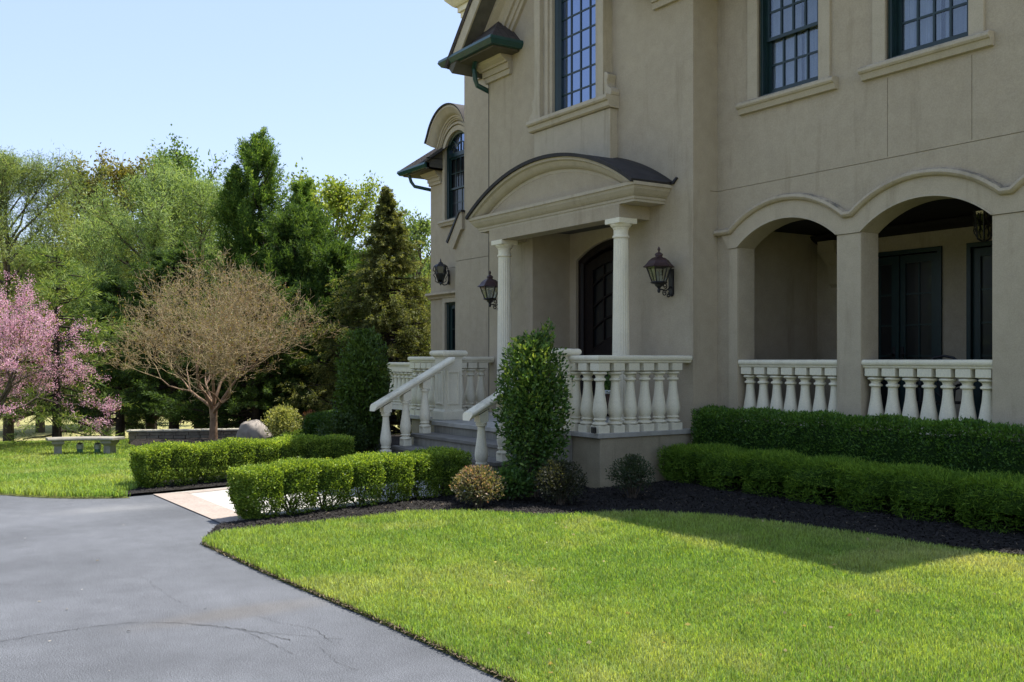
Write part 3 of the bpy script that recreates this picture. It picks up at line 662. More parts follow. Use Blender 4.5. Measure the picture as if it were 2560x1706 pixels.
# gable: rake moulding, soffit boards, bargeboard, roof and eave returns
ph = math.atan(1.06); cs, sn = math.cos(ph), math.sin(ph)
apex = (XC, 9.65); toes = [(XC - 2.92, 9.65 - 2.92 * 1.06), (XC + 2.92, 9.65 - 2.92 * 1.06)]
gp = [toes[0], apex, toes[1]]
def cutz(b, z):
    r = bmesh.ops.bisect_plane(b, geom=b.verts[:] + b.edges[:] + b.faces[:], plane_co=(0, 0, z), plane_no=(0, 0, -1), clear_outer=True)
    bmesh.ops.holes_fill(b, edges=[e for e in r['geom_cut'] if isinstance(e, bmesh.types.BMEdge)])
b = BM(); sweep(b, gp, [(-.62, .0), (-.62, .05), (-.56, .06), (-.56, .09), (-.48, .10), (-.48, .14), (-.40, .15), (-.34, .19), (-.30, .30), (-.24, .30), (-.24, 0)], XZ(YC)); cutz(b, 6.70); hp('rake_moulding', b, M['stucco_trim'])
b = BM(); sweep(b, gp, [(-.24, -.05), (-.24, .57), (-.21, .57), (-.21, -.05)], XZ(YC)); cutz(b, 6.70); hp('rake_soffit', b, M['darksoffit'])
b = BM(); sweep(b, gp, [(-.26, .571), (-.26, .60), (-.05, .60), (-.05, .571)], XZ(YC)); cutz(b, 6.70); hp('bargeboard', b, M['stucco_trim'])
b = BM(); sweep(b, gp, [(-.208, -6.5), (-.208, .57), (-.052, .57), (-.052, -6.5)], XZ(YC)); hp('roof_deck', b, M['darksoffit'])
b = BM(); sweep(b, gp, [(-.05, -6.5), (-.05, .62), (0, .64), (0, -6.5)], XZ(YC)); hp('roof', b, M['shingle'])
def eave_return(x0, x1, yf, yb, zt, nm):
    # gutter, soffit, hipped shingle cap and stepped cornice of a boxed eave end (x0..x1, front yf)
    b = BM(); gprof = [(0, 0), (.03, 0), (.045, -.05), (.02, -.085), (-.005, -.12), (-.10, -.12), (-.10, 0)]
    pth = [(x0, yb), (x0, yf), (x1, yf), (x1, yb)]
    sweep(b, pth[::-1], [(n_ + 0, z) for n_, z in gprof], lambda u, v, bb: (u, v, zt + bb)); hp('gutter', b, M['gutter'])
    b = BM(); box(b, x0 + .08, x1 - .08, yf + .08, yb + .03, zt - .15, zt - .105); hp('eave_soffit', b, M['soffit'])
    xa = x1 - .58 if x0 < XC else x0 + .58
    b = BM(); m = .42; zz = zt + .50
    v = [b.verts.new(p) for p in ((x0 + .02, yf + .02, zt), (x1 - .02, yf + .02, zt), (x1 - .02, yb, zt), (x0 + .02, yb, zt), (xa - .06, yb - .10, zz), (xa + .06, yb - .10, zz), (xa + .06, yb, zz), (xa - .06, yb, zz))]
    for f in ((0, 1, 5, 4), (1, 2, 6, 5), (3, 0, 4, 7), (4, 5, 6, 7), (2, 3, 7, 6), (0, 3, 2, 1)): b.faces.new([v[i] for i in f])
    hp('eave_cap', b, M['shingle'])
eave_return(-15.15, -13.50, 8.36, YC + .0, 6.71, 'l'); eave_return(-10.56, -8.92, 8.50, YC + .0, 6.71, 'r')
corn = [(0, 0), (.05, 0), (.05, .09), (.08, .09), (.08, .19), (.12, .19), (.13, .22), (.20, .26), (.25, .33), (.26, .335), (0, .335)]
def cornice_end(x0, x1, zb, left_open, nm):
    b = BM(); pth = [(x1, YC + .0), (x1, YC), (x0, YC), (x0, YC + 1.2)] if left_open else [(x1, YC + .4), (x1, YC), (x0, YC), (x0, YC + .0)]
    pth = [(x1, YC), (x0, YC), (x0, YC + 1.2)] if left_open else [(x1, YC + .43), (x1, YC), (x0, YC)]
    sweep(b, pth, [(n_, z) for n_, z in corn], lambda u, v, bb: (u, v, zb + bb)); hp('cornice', b, M['stucco_trim'])
cornice_end(BL, -13.80, 6.255, True, 'l'); cornice_end(-10.26, BRt, 6.255, False, 'r')
b = BM(); tube(b, [(-14.42, 8.62, 6.58), (-14.60, 8.70, 6.5), (-14.60, 8.72, 6.32), (-14.60, 8.76, 6.22), (-14.595, 9.02, 6.14), (-14.595, 9.06, 6.05), (-14.595, 9.06, .2)], .042, 10); hp('downspout', b, M['gutter'], smooth=True)
b = BM(); box(b, BL - .006, BL + .012, YC - .006, YC + .02, -.2, 6.25); hp('corner_joint', b, M['soffit'])

# --- portico: two fluted columns, beam, cornice, curved pediment and roof
PX0, PX1 = -13.66, -10.37; YP = 8.42; CX0, CX1 = -14.13, -9.93; YQ = 8.29
b = BM(); sweep(b, [(PX1, YC), (PX1, YP), (PX0, YP), (PX0, YC)], [(0, 0), (0, .175), (-.28, .175), (-.28, 0)], lambda u, v, bb: (u, v, 3.446 + bb)); hp('entablature', b, M['stucco'])
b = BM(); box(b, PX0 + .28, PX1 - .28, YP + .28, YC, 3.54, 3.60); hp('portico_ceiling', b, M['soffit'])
b = BM(); cp = [(-.45, -.0), (-.03, 0), (0, .0), (0, .035), (.015, .037), (.015, .07), (.03, .075), (.06, .10), (.10, .15), (.115, .19), (.135, .192), (.135, .235), (-.45, .235)]
ex = .325
# front overhang is shallow, the sides deep: build the band at its real depth
def cornpath(o, s): return [(PX1 + s + o, YC - .0), (PX1 + s + o, YP - o * .9), (PX0 - s - o, YP - o * .9), (PX0 - s - o, YC)]
rings = []
for n_, z in cp:
    rings.append([b.verts.new((u, v, 3.621 + z)) for u, v in cornpath(n_ if n_ > -.4 else -.05, .31)])
for a, c in zip(rings, rings[1:]):
    for i in range(3): b.faces.new((a[i], a[i + 1], c[i + 1], c[i]))
b.faces.new(rings[0]); b.faces.new(rings[-1])
hp('cornice', b, M['stucco_trim'])
ZS, RISE = 3.857, .63
arc = arcpts(CX0, CX1, ZS, RISE, 40)[::-1]
b = BM(); sweep(b, arc, [(-.02, .0), (-.02, YC - YQ), (-.06, YC - YQ), (-.075, YC - YQ - .04), (-.13, YC - YQ - .07), (-.17, YC - YQ - .12), (-.175, YC - YQ - .15), (-.22, YC - YQ - .155), (-.225, YC - YQ - .185), (-.26, YC - YQ - .19), (-.265, YC - YQ - .24), (-.265, 0)], XZ(YC)); 
bmesh.ops.bisect_plane(b, geom=b.verts[:] + b.edges[:] + b.faces[:], plane_co=(0, 0, ZS + .002), plane_no=(0, 0, -1), clear_outer=True)
hp('pediment_moulding', b, M['stucco_trim'], smooth=True)
b = BM(); plate(b, [(CX0 + .3, ZS - .01), (CX1 - .3, ZS - .01)] + arcpts(CX0 + .3, CX1 - .3, ZS + .02, RISE - .22, 30), [], YP + .03, YC); hp('tympanum', b, M['stucco'])
b = BM(); sweep(b, arc, [(-.02, -.0), (-.02, YC - YQ + .035), (.028, YC - YQ + .04), (.03, 0)], XZ(YC)); hp('portico_roof', b, M['rollroof'])
b = BM(); sweep(b, arc, [(.028, -.002), (.05, .0), (.05, .014), (.028, .10)], XZ(YC)); hp('roof_flashing', b, M['lead'])
b = BM(); prism(b, [(-9.96, 3.86), (-9.88, 3.86), (-9.80, 3.93), (-9.82, 3.945), (-9.90, 3.89)], YC - .03, YC + .001, 'y'); hp('roof_flashing', b, M['lead']); b = BM(); prism(b, [(-14.1, 3.86), (-14.18, 3.86), (-14.26, 3.93), (-14.24, 3.945), (-14.16, 3.89)], YC - .03, YC + .001, 'y'); hp('roof_flashing', b, M['lead'])
def flute(t): return 1 - .065 * (abs(math.sin(t * 10)) ** .5 < .0) - .06 * (.5 + .5 * math.cos(t * 20)) ** 2
for xc in (-13.43, -10.51):
    yc = 8.565
    b = BM(); n = 160; prof = [(.122 - .024 * (k / 12) ** 1.4, .78 + (3.19 - .78) * k / 12) for k in range(13)]
    lathe(b, prof, xc, yc, n, flute); col_ = hp('column', b, M['column'], smooth=True)
    b = BM(); box(b, xc - .155, xc + .155, yc - .155, yc + .155, 3.375, 3.445); child('abacus', b, M['column'], col_, bevel=.004)
    b = BM(); lathe(b, [(.098, 3.185), (.112, 3.19), (.116, 3.205), (.112, 3.22), (.100, 3.225), (.100, 3.30), (.108, 3.305), (.112, 3.325), (.128, 3.335), (.145, 3.36), (.148, 3.376)], xc, yc, 40); child('capital', b, M['column'], col_, smooth=True)
    b = BM(); box(b, xc - .17, xc + .17, yc - .17, yc + .17, .66, .70); lathe(b, [(.165, .70), (.172, .72), (.165, .745), (.14, .755), (.135, .775), (.122, .785)], xc, yc, 40); child('column_base', b, M['column'], col_, smooth=True)

# --- tall shouldered stack left of the bay
YK = 11.1
b = BM(); plate(b, [(-19.45, -.9), (-15.0, -.9), (-15.0, 3.745), (-19.45, 3.745)], [], YK, YK + 1.6); hp('wall', b, M['stucco'])
b = BM(); plate(b, [(-19.45, 3.755), (-15.0, 3.755), (-15.0, 9.12), (-19.05, 9.12), (-19.05, 4.75), (-19.45, 4.12)], [], YK, YK + 1.6); hp('wall', b, M['stucco'])
b = BM(); prism(b, [(-19.10, 4.42), (-19.04, 4.42), (-19.04, 4.83), (-19.12, 4.80), (-19.66, 4.22), (-19.66, 4.12), (-19.46, 4.02), (-19.44, 4.02)], YK - .07, YK + 1.65, 'y'); hp('shoulder', b, M['stucco'])
b = BM(); prism(b, [(-19.02, 4.80), (-19.02, 4.845), (-19.14, 4.845), (-19.71, 4.215), (-19.66, 4.17), (-19.13, 4.80)], YK - .10, YK + 1.68, 'y'); hp('shoulder_flashing', b, M['lead'])
b = BM(); sweep(b, [(-15, YK), (-19.05, YK), (-19.05, YK + 1.6)], [(0, 0), (.06, 0), (.06, .12), (.11, .12), (.11, .24), (.16, .24), (.20, .27), (.32, .40), (.34, .46), (.40, .47), (.40, .56), (0, .56)], lambda u, v, bb: (u, v, 9.08 + bb)); hp('cornice', b, M['stone'])
b = BM(); box(b, -19.05, -15, YK, YK + 1.6, 9.121, 9.6); hp('wall', b, M['stucco'])

# --- far left wing with an arched wall dormer
YL = 11.8; LX = -21.9; DX = -20.57
b = BM()
lo = [(DX - .56, .66), (DX + .56, .66), (DX + .56, 2.93), (DX - .56, 2.93)]
plate(b, [(LX, -1.2), (-18.5, -1.2), (-18.5, 3.745), (LX, 3.745)], [lo], YL, YL + .3); hp('wall', b, M['stucco'])
b = BM(); dw = [(DX - .56, 4.90), (DX + .56, 4.90)] + arcpts(DX - .56, DX + .56, 6.62, .36, 16)
plate(b, [(LX, 3.755), (-18.5, 3.755), (-18.5, 6.2), (DX + .83, 6.2), (DX + .83, 7.0)] + arcpts(DX - .83, DX + .83, 7.0, .42, 16)[1:-1] + [(DX - .83, 7.0), (DX - .83, 6.2), (LX, 6.2)], [dw], YL, YL + .3); hp('wall', b, M['stucco'])
b = BM(); box(b, LX, LX + .3, YL + .3, 17, -1.2, 6.2); hp('wall', b, M['stucco'])
def small_window(x0, x1, z0, zs, rise, name, fan):
    b = BM(); Y = YL
    pth = archpath(x0 + .002, x1 - .002, z0, zs, rise) if rise else [(x0 + .002, z0), (x0 + .002, zs), (x1 - .002, zs), (x1 - .002, z0)]
    sweep(b, pth, [(0, 0), (0, -.2), (-.06, -.2), (-.06, -.02)], XZ(Y + .02)); box(b, x0 + .06, x1 - .06, Y + .04, Y + .2, z0, z0 + .06)
    wnd = hp('window', b, M['green'])
    b = BM(); n = 4
    top = zs if fan else zs - .05
    if fan:
        box(b, x0 + .06, x1 - .06, Y + .05, Y + .12, zs - .22, zs - .12)
        xm = (x0 + x1) / 2; box(b, xm - .012, xm + .012, Y + .08, Y + .11, zs - .12, zs + rise)
        for sx in (-1, 1): tube(b, [(xm + sx * .13, Y + .09, zs - .12), (xm + sx * .14, Y + .09, zs + .06), (xm + sx * .36, Y + .09, zs + .19)], .013, 4); tube(b, [(xm, Y + .09, zs + .12), (xm + sx * .07, Y + .09, zs + .11), (xm + sx * .14, Y + .09, zs + .06)], .013, 4)
        zt_ = zs - .22; zmid = (z0 + zt_) / 2
        sash(b, x0 + .06, x1 - .06, zmid - .02, zt_, Y + .08, Y + .11, .045, 4, 2); sash(b, x0 + .06, x1 - .06, z0 + .06, zmid + .02, Y + .115, Y + .145, .045, 4, 2)
    else:
        sash(b, x0 + .06, (x0 + x1) / 2, z0 + .06, top, Y + .08, Y + .12, .10, 2, 4); sash(b, (x0 + x1) / 2, x1 - .06, z0 + .06, top, Y + .08, Y + .12, .10, 2, 4)
    child('sash', b, M['green'], wnd)
    b = BM(); plate(b, [(x0 + .05, z0 + .05), (x1 - .05, z0 + .05)] + (arcpts(x0 + .05, x1 - .05, zs, rise - .04, 12) if rise else [(x1 - .05, zs - .04), (x0 + .05, zs - .04)]), [], Y + .13, Y + .134); child('pane', b, M['glass_dark'], wnd)
    if fan: b = BM(); plate(b, [(x0 + .055, zs - .13), (x1 - .055, zs - .13)] + arcpts(x0 + .055, x1 - .055, zs, rise - .05, 12), [], Y + .10, Y + .104); child('pane', b, M['glass_sky'], wnd)
    b = BM(); sweep(b, pth, [(0, -.02), (.115, -.02), (.115, .04), (0, .04)], XZ(Y)); child('casing', b, M['stucco_trim'], wnd)
    b = BM(); box(b, x0, x1, Y + .301, Y + .32, z0, zs + rise); child('dark_interior', b, M['dark'], wnd)
    return wnd
sw = small_window(DX - .56, DX + .56, 4.90, 6.62, .36, 'window', True)
b = BM(); sweep(b, [(DX - .78, 4.90), (DX + .78, 4.90)], [(0, -.02), (0, .10), (-.05, .12), (-.08, .09), (-.13, .07), (-.14, -.02)], XZ(YL)); child('sill', b, M['stucco_trim'], sw)
sw2 = small_window(DX - .56, DX + .56, .66, 2.93, 0, 'window', False)
b = BM(); sweep(b, [(LX - .0, 3.18), (-18.6, 3.18)], [(0, -.02), (0, .16), (-.05, .17), (-.10, .08), (-.14, .06), (-.15, -.02)], XZ(YL)); child('lintel', b, M['pier'], sw2)
pa = arcpts(DX - .86, DX + .86, 7.0, .53, 30)[::-1]
pa = [(DX - .99, 6.80)] + pa + [(DX + .99, 6.80)]
b = BM(); sweep(b, pa, [(0, -.05), (0, .32), (-.05, .32), (-.07, .29), (-.15, .25), (-.20, .17), (-.21, .13), (-.245, .125), (-.25, .09), (-.28, .085), (-.285, .055), (-.31, .05), (-.31, -.05)], XZ(YL)); hp('pediment_moulding', b, M['stucco_trim'], smooth=True)
b = BM(); sweep(b, pa, [(0, -3.2), (0, .35), (.035, .36), (.035, -3.2)], XZ(YL)); hp('dormer_roof', b, M['rollroof'])
b = BM(); sweep(b, arcpts(DX - .66, DX + .66, 6.62, .45, 20)[::-1], [(.05, -.01), (.10, -.01), (.10, .06), (.05, .07)], XZ(YL)); hp('hood_moulding', b, M['stucco_trim'])
def wing_eave(x0, x1):
    yf, zt = YL - .5, 6.29
    b = BM(); sweep(b, [(x1, yf), (x0, yf), (x0, 17)], [(0, 0), (.03, 0), (.045, -.05), (.02, -.085), (-.005, -.12), (-.10, -.12), (-.10, 0)], lambda u, v, bb: (u, v, zt + bb)); hp('gutter', b, M['gutter'])
    b = BM(); box(b, x0 + .08, x1, yf + .08, YL - .001, zt - .15, zt - .11); box(b, x0 + .08, LX - .001, YL, 17, zt - .15, zt - .11); hp('eave_soffit', b, M['soffit'])
    b = BM(); box(b, x1 - .04, x1, yf + .02, YL, zt - .15, zt + .12); prism(b, [(yf + .02, zt + .1), (YL + .25, zt + .1), (YL + .25, zt + .62)], x1 - .04, x1, 'x'); hp('eave_end', b, M['darksoffit'])
    b = BM(); v = [b.verts.new(p) for p in ((x0, yf - .02, zt), (x1 + .03, yf - .02, zt), (x1 + .03, 14.4, zt + 2.4), (x0 + 2.6, 14.4, zt + 2.4), (x0, 17, zt), (x1 + .03, 17, zt))]
    for f in ((0, 1, 2, 3), (0, 3, 4), (3, 2, 5, 4)): b.faces.new([v[i] for i in f])
    r = bmesh.ops.solidify(b, geom=b.faces[:], thickness=.05); hp('roof', b, M['shingle'])
    b = BM(); sweep(b, [(x1 - .12, YL), (LX, YL), (LX, 17)], [(n_ * .8, z * .9) for n_, z in corn], lambda u, v, bb: (u, v, zt - .15 - .30 + bb)); hp('cornice', b, M['stucco_trim'])
    b = BM(); tube(b, [(x0 + .35, yf + .1, zt - .12), (x0 + .35, yf + .16, zt - .3), (x0 + .42, yf + .22, zt - .42), (LX - .06, YL + .05, zt - .52), (LX - .06, YL + .45, zt - .6), (LX - .06, YL + .5, zt - .8), (LX - .06, YL + .5, 0)], .042, 8); hp('downspout', b, M['gutter'], smooth=True)
wing_eave(-22.65, -21.22)

# --- main roof, eaves of the right part, hidden behind the frame's top but casting the lawn shadow
b = BM(); zt = 6.72; e0 = (-19.2, 8.87); x1 = -4.87
v = [b.verts.new(p) for p in ((-9.0, 8.86, zt), (x1, 8.86, zt), (x1, 17.4, zt), (-19, 17.4, zt), (-19, 11.2, zt + .9), (-7.5, 13.2, zt + 3.6), (-17, 13.2, zt + 3.6), (-9.0, 8.9, zt))]
for f in ((0, 1, 5), (1, 2, 5), (2, 3, 6, 5), (3, 4, 6), (4, 0, 5, 6)): b.faces.new([v[i] for i in f])
bmesh.ops.solidify(b, geom=b.faces[:], thickness=.06); hp('roof', b, M['shingle'])
b = BM(); sweep(b, [(x1, 17.4), (x1, 8.86), (-8.95, 8.86)], [(0, 0), (.03, 0), (.045, -.05), (.02, -.085), (-.005, -.12), (-.10, -.12), (-.10, 0)], lambda u, v, bb: (u, v, zt + bb)); hp('gutter', b, M['gutter'])
b = BM(); box(b, -8.9, x1 + -.08, 8.94, YA, zt - .16, zt - .12); box(b, XR, x1 - .08, YA, 17.3, zt - .16, zt - .12); hp('eave_soffit', b, M['soffit'])
b = BM(); sweep(b, [(XR, 17), (XR, YA), (-9.1, YA)], corn, lambda u, v, bb: (u, v, zt - .16 - .335 + bb)); hp('cornice', b, M['stucco_trim'])
b = BM(); box(b, -18.9, -5.4, YB + .5, 16.8, 6.4, 6.5); hp('attic_floor', b, M['dark'])

# ------------------------------------------------------------------ porch, steps
porch = thing('porch', 'raised tan entrance porch with a grey flagstone floor below the white balustrade', 'porch', (-12, 8, 0))
PXL, PXR, PYF = -14.55, -9.52, 7.41
b = BM(); box(b, PXL + .04, PXR - .03, PYF + .05, YC - .001, -.3, .60); o = obj('base_wall', b, M['base'], porch, bevel=.01); o.matrix_parent_inverse = porch.matrix_world.inverted()
PI_ = Matrix.Translation((12, -8, 0)); o.matrix_parent_inverse = PI_
def pp(name, bm, mat, **k): o = obj(name, bm, mat, porch, **k); o.matrix_parent_inverse = PI_; return o
b = BM(); box(b, PXL, PXR, PYF, YC - .002, .601, .66); box(b, -13.2, -10.87, YC - .003, YD + .08, .599, .658); pp('stone_floor', b, M['flag'], bevel=.006)
b = BM(); box(b, -12.83, -10.1, 6.97, PYF + .04, -.2, .598); pp('landing_base', b, M['riser'])
b = BM(); box(b, -12.86, -10.07, 6.94, PYF - .001, .602, .6595); pp('landing', b, M['flag'], bevel=.006)
steps = thing('entrance_steps', 'wide grey bluestone steps rising between the white stair railings', 'steps', (-11.5, 6.5, 0))
SI = Matrix.Translation((11.5, -6.5, 0))
for k, (yy, z) in enumerate(((6.63, .495), (6.32, .33), (6.01, .165))):
    b = BM(); box(b, -12.86 - .0, -10.07, yy - .03, yy + (.34 if k else .36), z - .05, z); o = obj('tread', b, M['tread'], steps, bevel=.008); o.matrix_parent_inverse = SI
    b = BM(); box(b, -12.82, -10.11, yy, yy + .345, z - .165 - (.1 if k == 2 else 0), z - .051); o = obj('riser', b, M['riser'], steps); o.matrix_parent_inverse = SI

# ------------------------------------------------------------------ balustrades
def baluster_bm(h, bs=.066):
    """h from foot to underside of rail"""
    k = h / .85; b = BM()
    prof = [(.079, .098), (.083, .108), (.079, .122), (.056, .134), (.052, .142), (.060, .150), (.070, .160), (.068, .172), (.060, .180), (.063, .19), (.076, .235), (.0785, .275), (.075, .32), (.064, .40), (.053, .48), (.046, .56), (.0435, .625), (.048, .630), (.062, .638), (.064, .650), (.060, .662), (.046, .670), (.045, .685), (.054, .705), (.072, .715), (.077, .726), (.073, .738), (.056, .745)]
    lathe(b, [(r * 1.16, z * k) for r, z in prof], 0, 0, 20)
    return b
def baluster_block_bm(h, bs=.084):
    k = h / .85; b = BM()
    for z0, z1, t in ((0, .098, 1), (.747, .848, -1)):
        pr_ = [(bs, z0 * k), (bs, (z1 - .012) * k), (bs * .72, z1 * k)] if t > 0 else [(bs * .72, z0 * k), (bs, (z0 + .012) * k), (bs, z1 * k)]
        n = len(pr_); rings = []
        for r, z in pr_: rings.append([b.verts.new((sx * r, sy * r, z)) for sx, sy in ((-1, -1), (1, -1), (1, 1), (-1, 1))])
        for a, c in zip(rings, rings[1:]):
            for i in range(4): b.faces.new((a[i], a[(i + 1) % 4], c[(i + 1) % 4], c[i]))
        b.faces.new(rings[0][::-1]); b.faces.new(rings[-1])
    return b
bal_cache = {}
def baluster(parent, loc, h):
    key = round(h, 3)
    if key not in bal_cache:
        bm = baluster_bm(h); bk = baluster_block_bm(h); me = bpy.data.meshes.new('tmp'); bk.to_mesh(me); bk.free(); bm.from_mesh(me)
        o = obj('baluster', bm, M['stone'], parent, smooth=True); bal_cache[key] = o
    else:
        o = bal_cache[key].copy(); C.objects.link(o); o.parent = parent; o.matrix_parent_inverse = Matrix.Identity(4)
    o.location = loc; return o
RAILP = [(-.085, 0.012), (-.075, 0), (.075, 0), (.085, .012), (.085, .03), (.098, .034), (.108, .05), (.108, .075), (.098, .092), (.08, .096), (-.08, .096), (-.098, .092), (-.108, .075), (-.108, .05), (-.098, .034), (-.085, .03)]
def balustrade(name, label, path, z0, ztop, spacing, rail=True, ends=True, counts=None, hrail=.096, group=None):
    p0 = path[0]; t = thing(name, label, 'balustrade', (p0[0], p0[1], z0), 0, group)
    L = [(x - p0[0], y - p0[1]) for x, y in path]; h = ztop - z0 - hrail
    b = BM(); s = hrail / .096
    sweep(b, L, [(n, h + z * s) for n, z in RAILP], lambda u, v, bb: (u, v, bb)); obj('rail', b, M['stone'], t, smooth=True)
    pts = []
    for i in range(len(L) - 1):
        a, c = Vector(L[i]), Vector(L[i + 1]); n = counts[i]
        for k in range(n):
            f = (k + .5) / n if not ends else (k + .0) / n
            pts.append(a.lerp(c, f))
    if ends == 'corner': pts = pts
    for q in pts: baluster(t, (q.x, q.y, 0), h)
    return t
# right-hand run of the porch: from the right newel to the corner, then back to the house
balustrade('balustrade', 'white stone balustrade turning the right corner of the porch by the wall lantern', [(-10.12, 7.52), (-9.63, 7.52), (-9.63, 8.94)], .66, 1.605, .2, counts=[2, 6], ends=True)
balustrade('balustrade', 'white stone balustrade on the porch edge left of the panelled newel', [(-13.28, 7.52), (-14.44, 7.52), (-14.44, 8.94)], .66, 1.60, .2, counts=[6, 7], ends=True)
for (a0, a1), lab in zip(ARCH, ('white balustrade of seven balusters across the left loggia arch', 'white balustrade across the loggia arch with the dark chair behind', 'white balustrade across the last loggia arch on the right')):
    balustrade('balustrade', lab, [(a0 + .002, YA + .09), (a1 - .002, YA + .09)], .66, 1.552, .2, counts=[7], ends=False, group='balustrades across the loggia arches')
balustrade('balustrade', 'low white balustrade far behind the stairs, beside the left terrace pier', [(-16.0, 9.1), (-17.05, 9.1), (-18.6, 9.1)], .55, 1.50, .2, counts=[6, 9], ends=False)
def newel(label, x, y, z0, h, half, cap=.05, panel=True):
    t = thing('newel_post', label, 'newel post', (x, y, z0), 0, 'panelled stone newel posts')
    b = BM()
    def st(r0, r1, za, zb):
        lo = [b.verts.new((sx * r0, sy * r0, za)) for sx, sy in ((-1, -1), (1, -1), (1, 1), (-1, 1))]; hi = [b.verts.new((sx * r1, sy * r1, zb)) for sx, sy in ((-1, -1), (1, -1), (1, 1), (-1, 1))]
        for i in range(4): b.faces.new((lo[i], lo[(i + 1) % 4], hi[(i + 1) % 4], hi[i]))
        return lo, hi
    st(half, half, .155, h - .09); obj('shaft', b, M['stone'], t)
    b = BM(); lo, _ = st(half + .028, half + .028, 0, .12); b.faces.new(lo[::-1]); st(half + .028, half + .002, .12, .156); obj('plinth', b, M['stone'], t)
    b = BM(); prof = [(half + .005, h - .12), (half + .012, h - .10), (half + .035, h - .085), (half + .05, h - .075), (half + .062, h - .055), (half + .062, h - .03), (half + .05, h - .008), (half + .03, h)]
    rings = [[b.verts.new((sx * r, sy * r, z)) for sx, sy in ((-1, -1), (1, -1), (1, 1), (-1, 1))] for r, z in prof]
    for a, c in zip(rings, rings[1:]):
        for i in range(4): b.faces.new((a[i], a[(i + 1) % 4], c[(i + 1) % 4], c[i]))
    b.faces.new(rings[0][::-1]); b.faces.new(rings[-1]); obj('cap', b, M['stone'], t, smooth=True)
    if panel:
        for ax in range(4):                                # raised frame round a sunk panel on each face
            b = BM(); m = half - .045; z0_, z1_ = .22, h - .30
            sweep(b, [(-m, z0_), (m, z0_), (m, z1_), (-m, z1_)], [(0, .0), (0, .012), (.012, .018), (.028, .018), (.036, .0)], lambda u, v, bb: (u, -half - bb, v), True)
            o = obj('panel', b, M['stone'], t); o.rotation_euler = (0, 0, ax * math.pi / 2)
    return t
newel('tall panelled white newel post at the top of the left stair railing', -13.12, 7.37, .66, 1.03, .148)
newel('white newel post at the stair top, half hidden behind the clipped column bush', -10.29, 7.37, .66, 1.03, .148)
newel('white pier with flat cap on the far left terrace', -17.05, 9.1, .5, 1.08, .17)
def stair_rail(label, x):
    t = thing('stair_railing', label, 'stair railing', (x, 6.0, 0), 0, 'stair railings'); sl_ = .165 / .31
    y0, y1 = -.02, 1.22; zt0, zt1 = .93, .93 + (y1 - y0) * sl_
    b = BM(); pr_ = [(n, z - .096) for n, z in RAILP]
    A = [b.verts.new((n, y0 + z * .35, zt0 + z)) for n, z in pr_]; B = [b.verts.new((n, y1, zt1 + z)) for n, z in pr_]; k = len(pr_)
    for i in range(k): b.faces.new((A[i], A[(i + 1) % k], B[(i + 1) % k], B[i]))
    b.faces.new(A[::-1]); b.faces.new(B); obj('rail', b, M['stone'], t, smooth=True)
    for j, (y, z) in enumerate(((.16, .165), (.47, .33), (.78, .495))):
        und = zt0 + (y - y0) * sl_ - .098 - z; h = .70
        b = baluster_bm(.80); bmesh.ops.scale(b, vec=(.88, .88, 1), verts=b.verts); 
        for v in b.verts: v.co.z *= 1
        bmesh.ops.bisect_plane(b, geom=b.verts[:] + b.edges[:] + b.faces[:], plane_co=(0, 0, .700 * .80 / .85), plane_no=(0, 0, 1), clear_outer=True)
        bk = .062; box(b, -bk, bk, -bk, bk, 0, .093)
        lo = .69 * .8 / .85
        vs = [b.verts.new((sx * bk, sy * bk, lo if q == 0 else und + sy * bk * sl_)) for q in (0, 1) for sx, sy in ((-1, -1), (1, -1), (1, 1), (-1, 1))]
        for f in ((3, 2, 1, 0), (4, 5, 6, 7), (0, 1, 5, 4), (1, 2, 6, 5), (2, 3, 7, 6), (3, 0, 4, 7)): b.faces.new([vs[i] for i in f])
        lathe(b, [(.05, lo - .04), (.066, lo - .03), (.07, lo - .015), (.062, lo - .001)], 0, 0, 20)
        o = obj('baluster', b, M['stone'], t, smooth=True); o.location = (0, y, z)
    return t
stair_rail('sloping white stone railing down the left side of the steps', -12.76); stair_rail('sloping white stone railing half hidden by the column bush', -10.17)

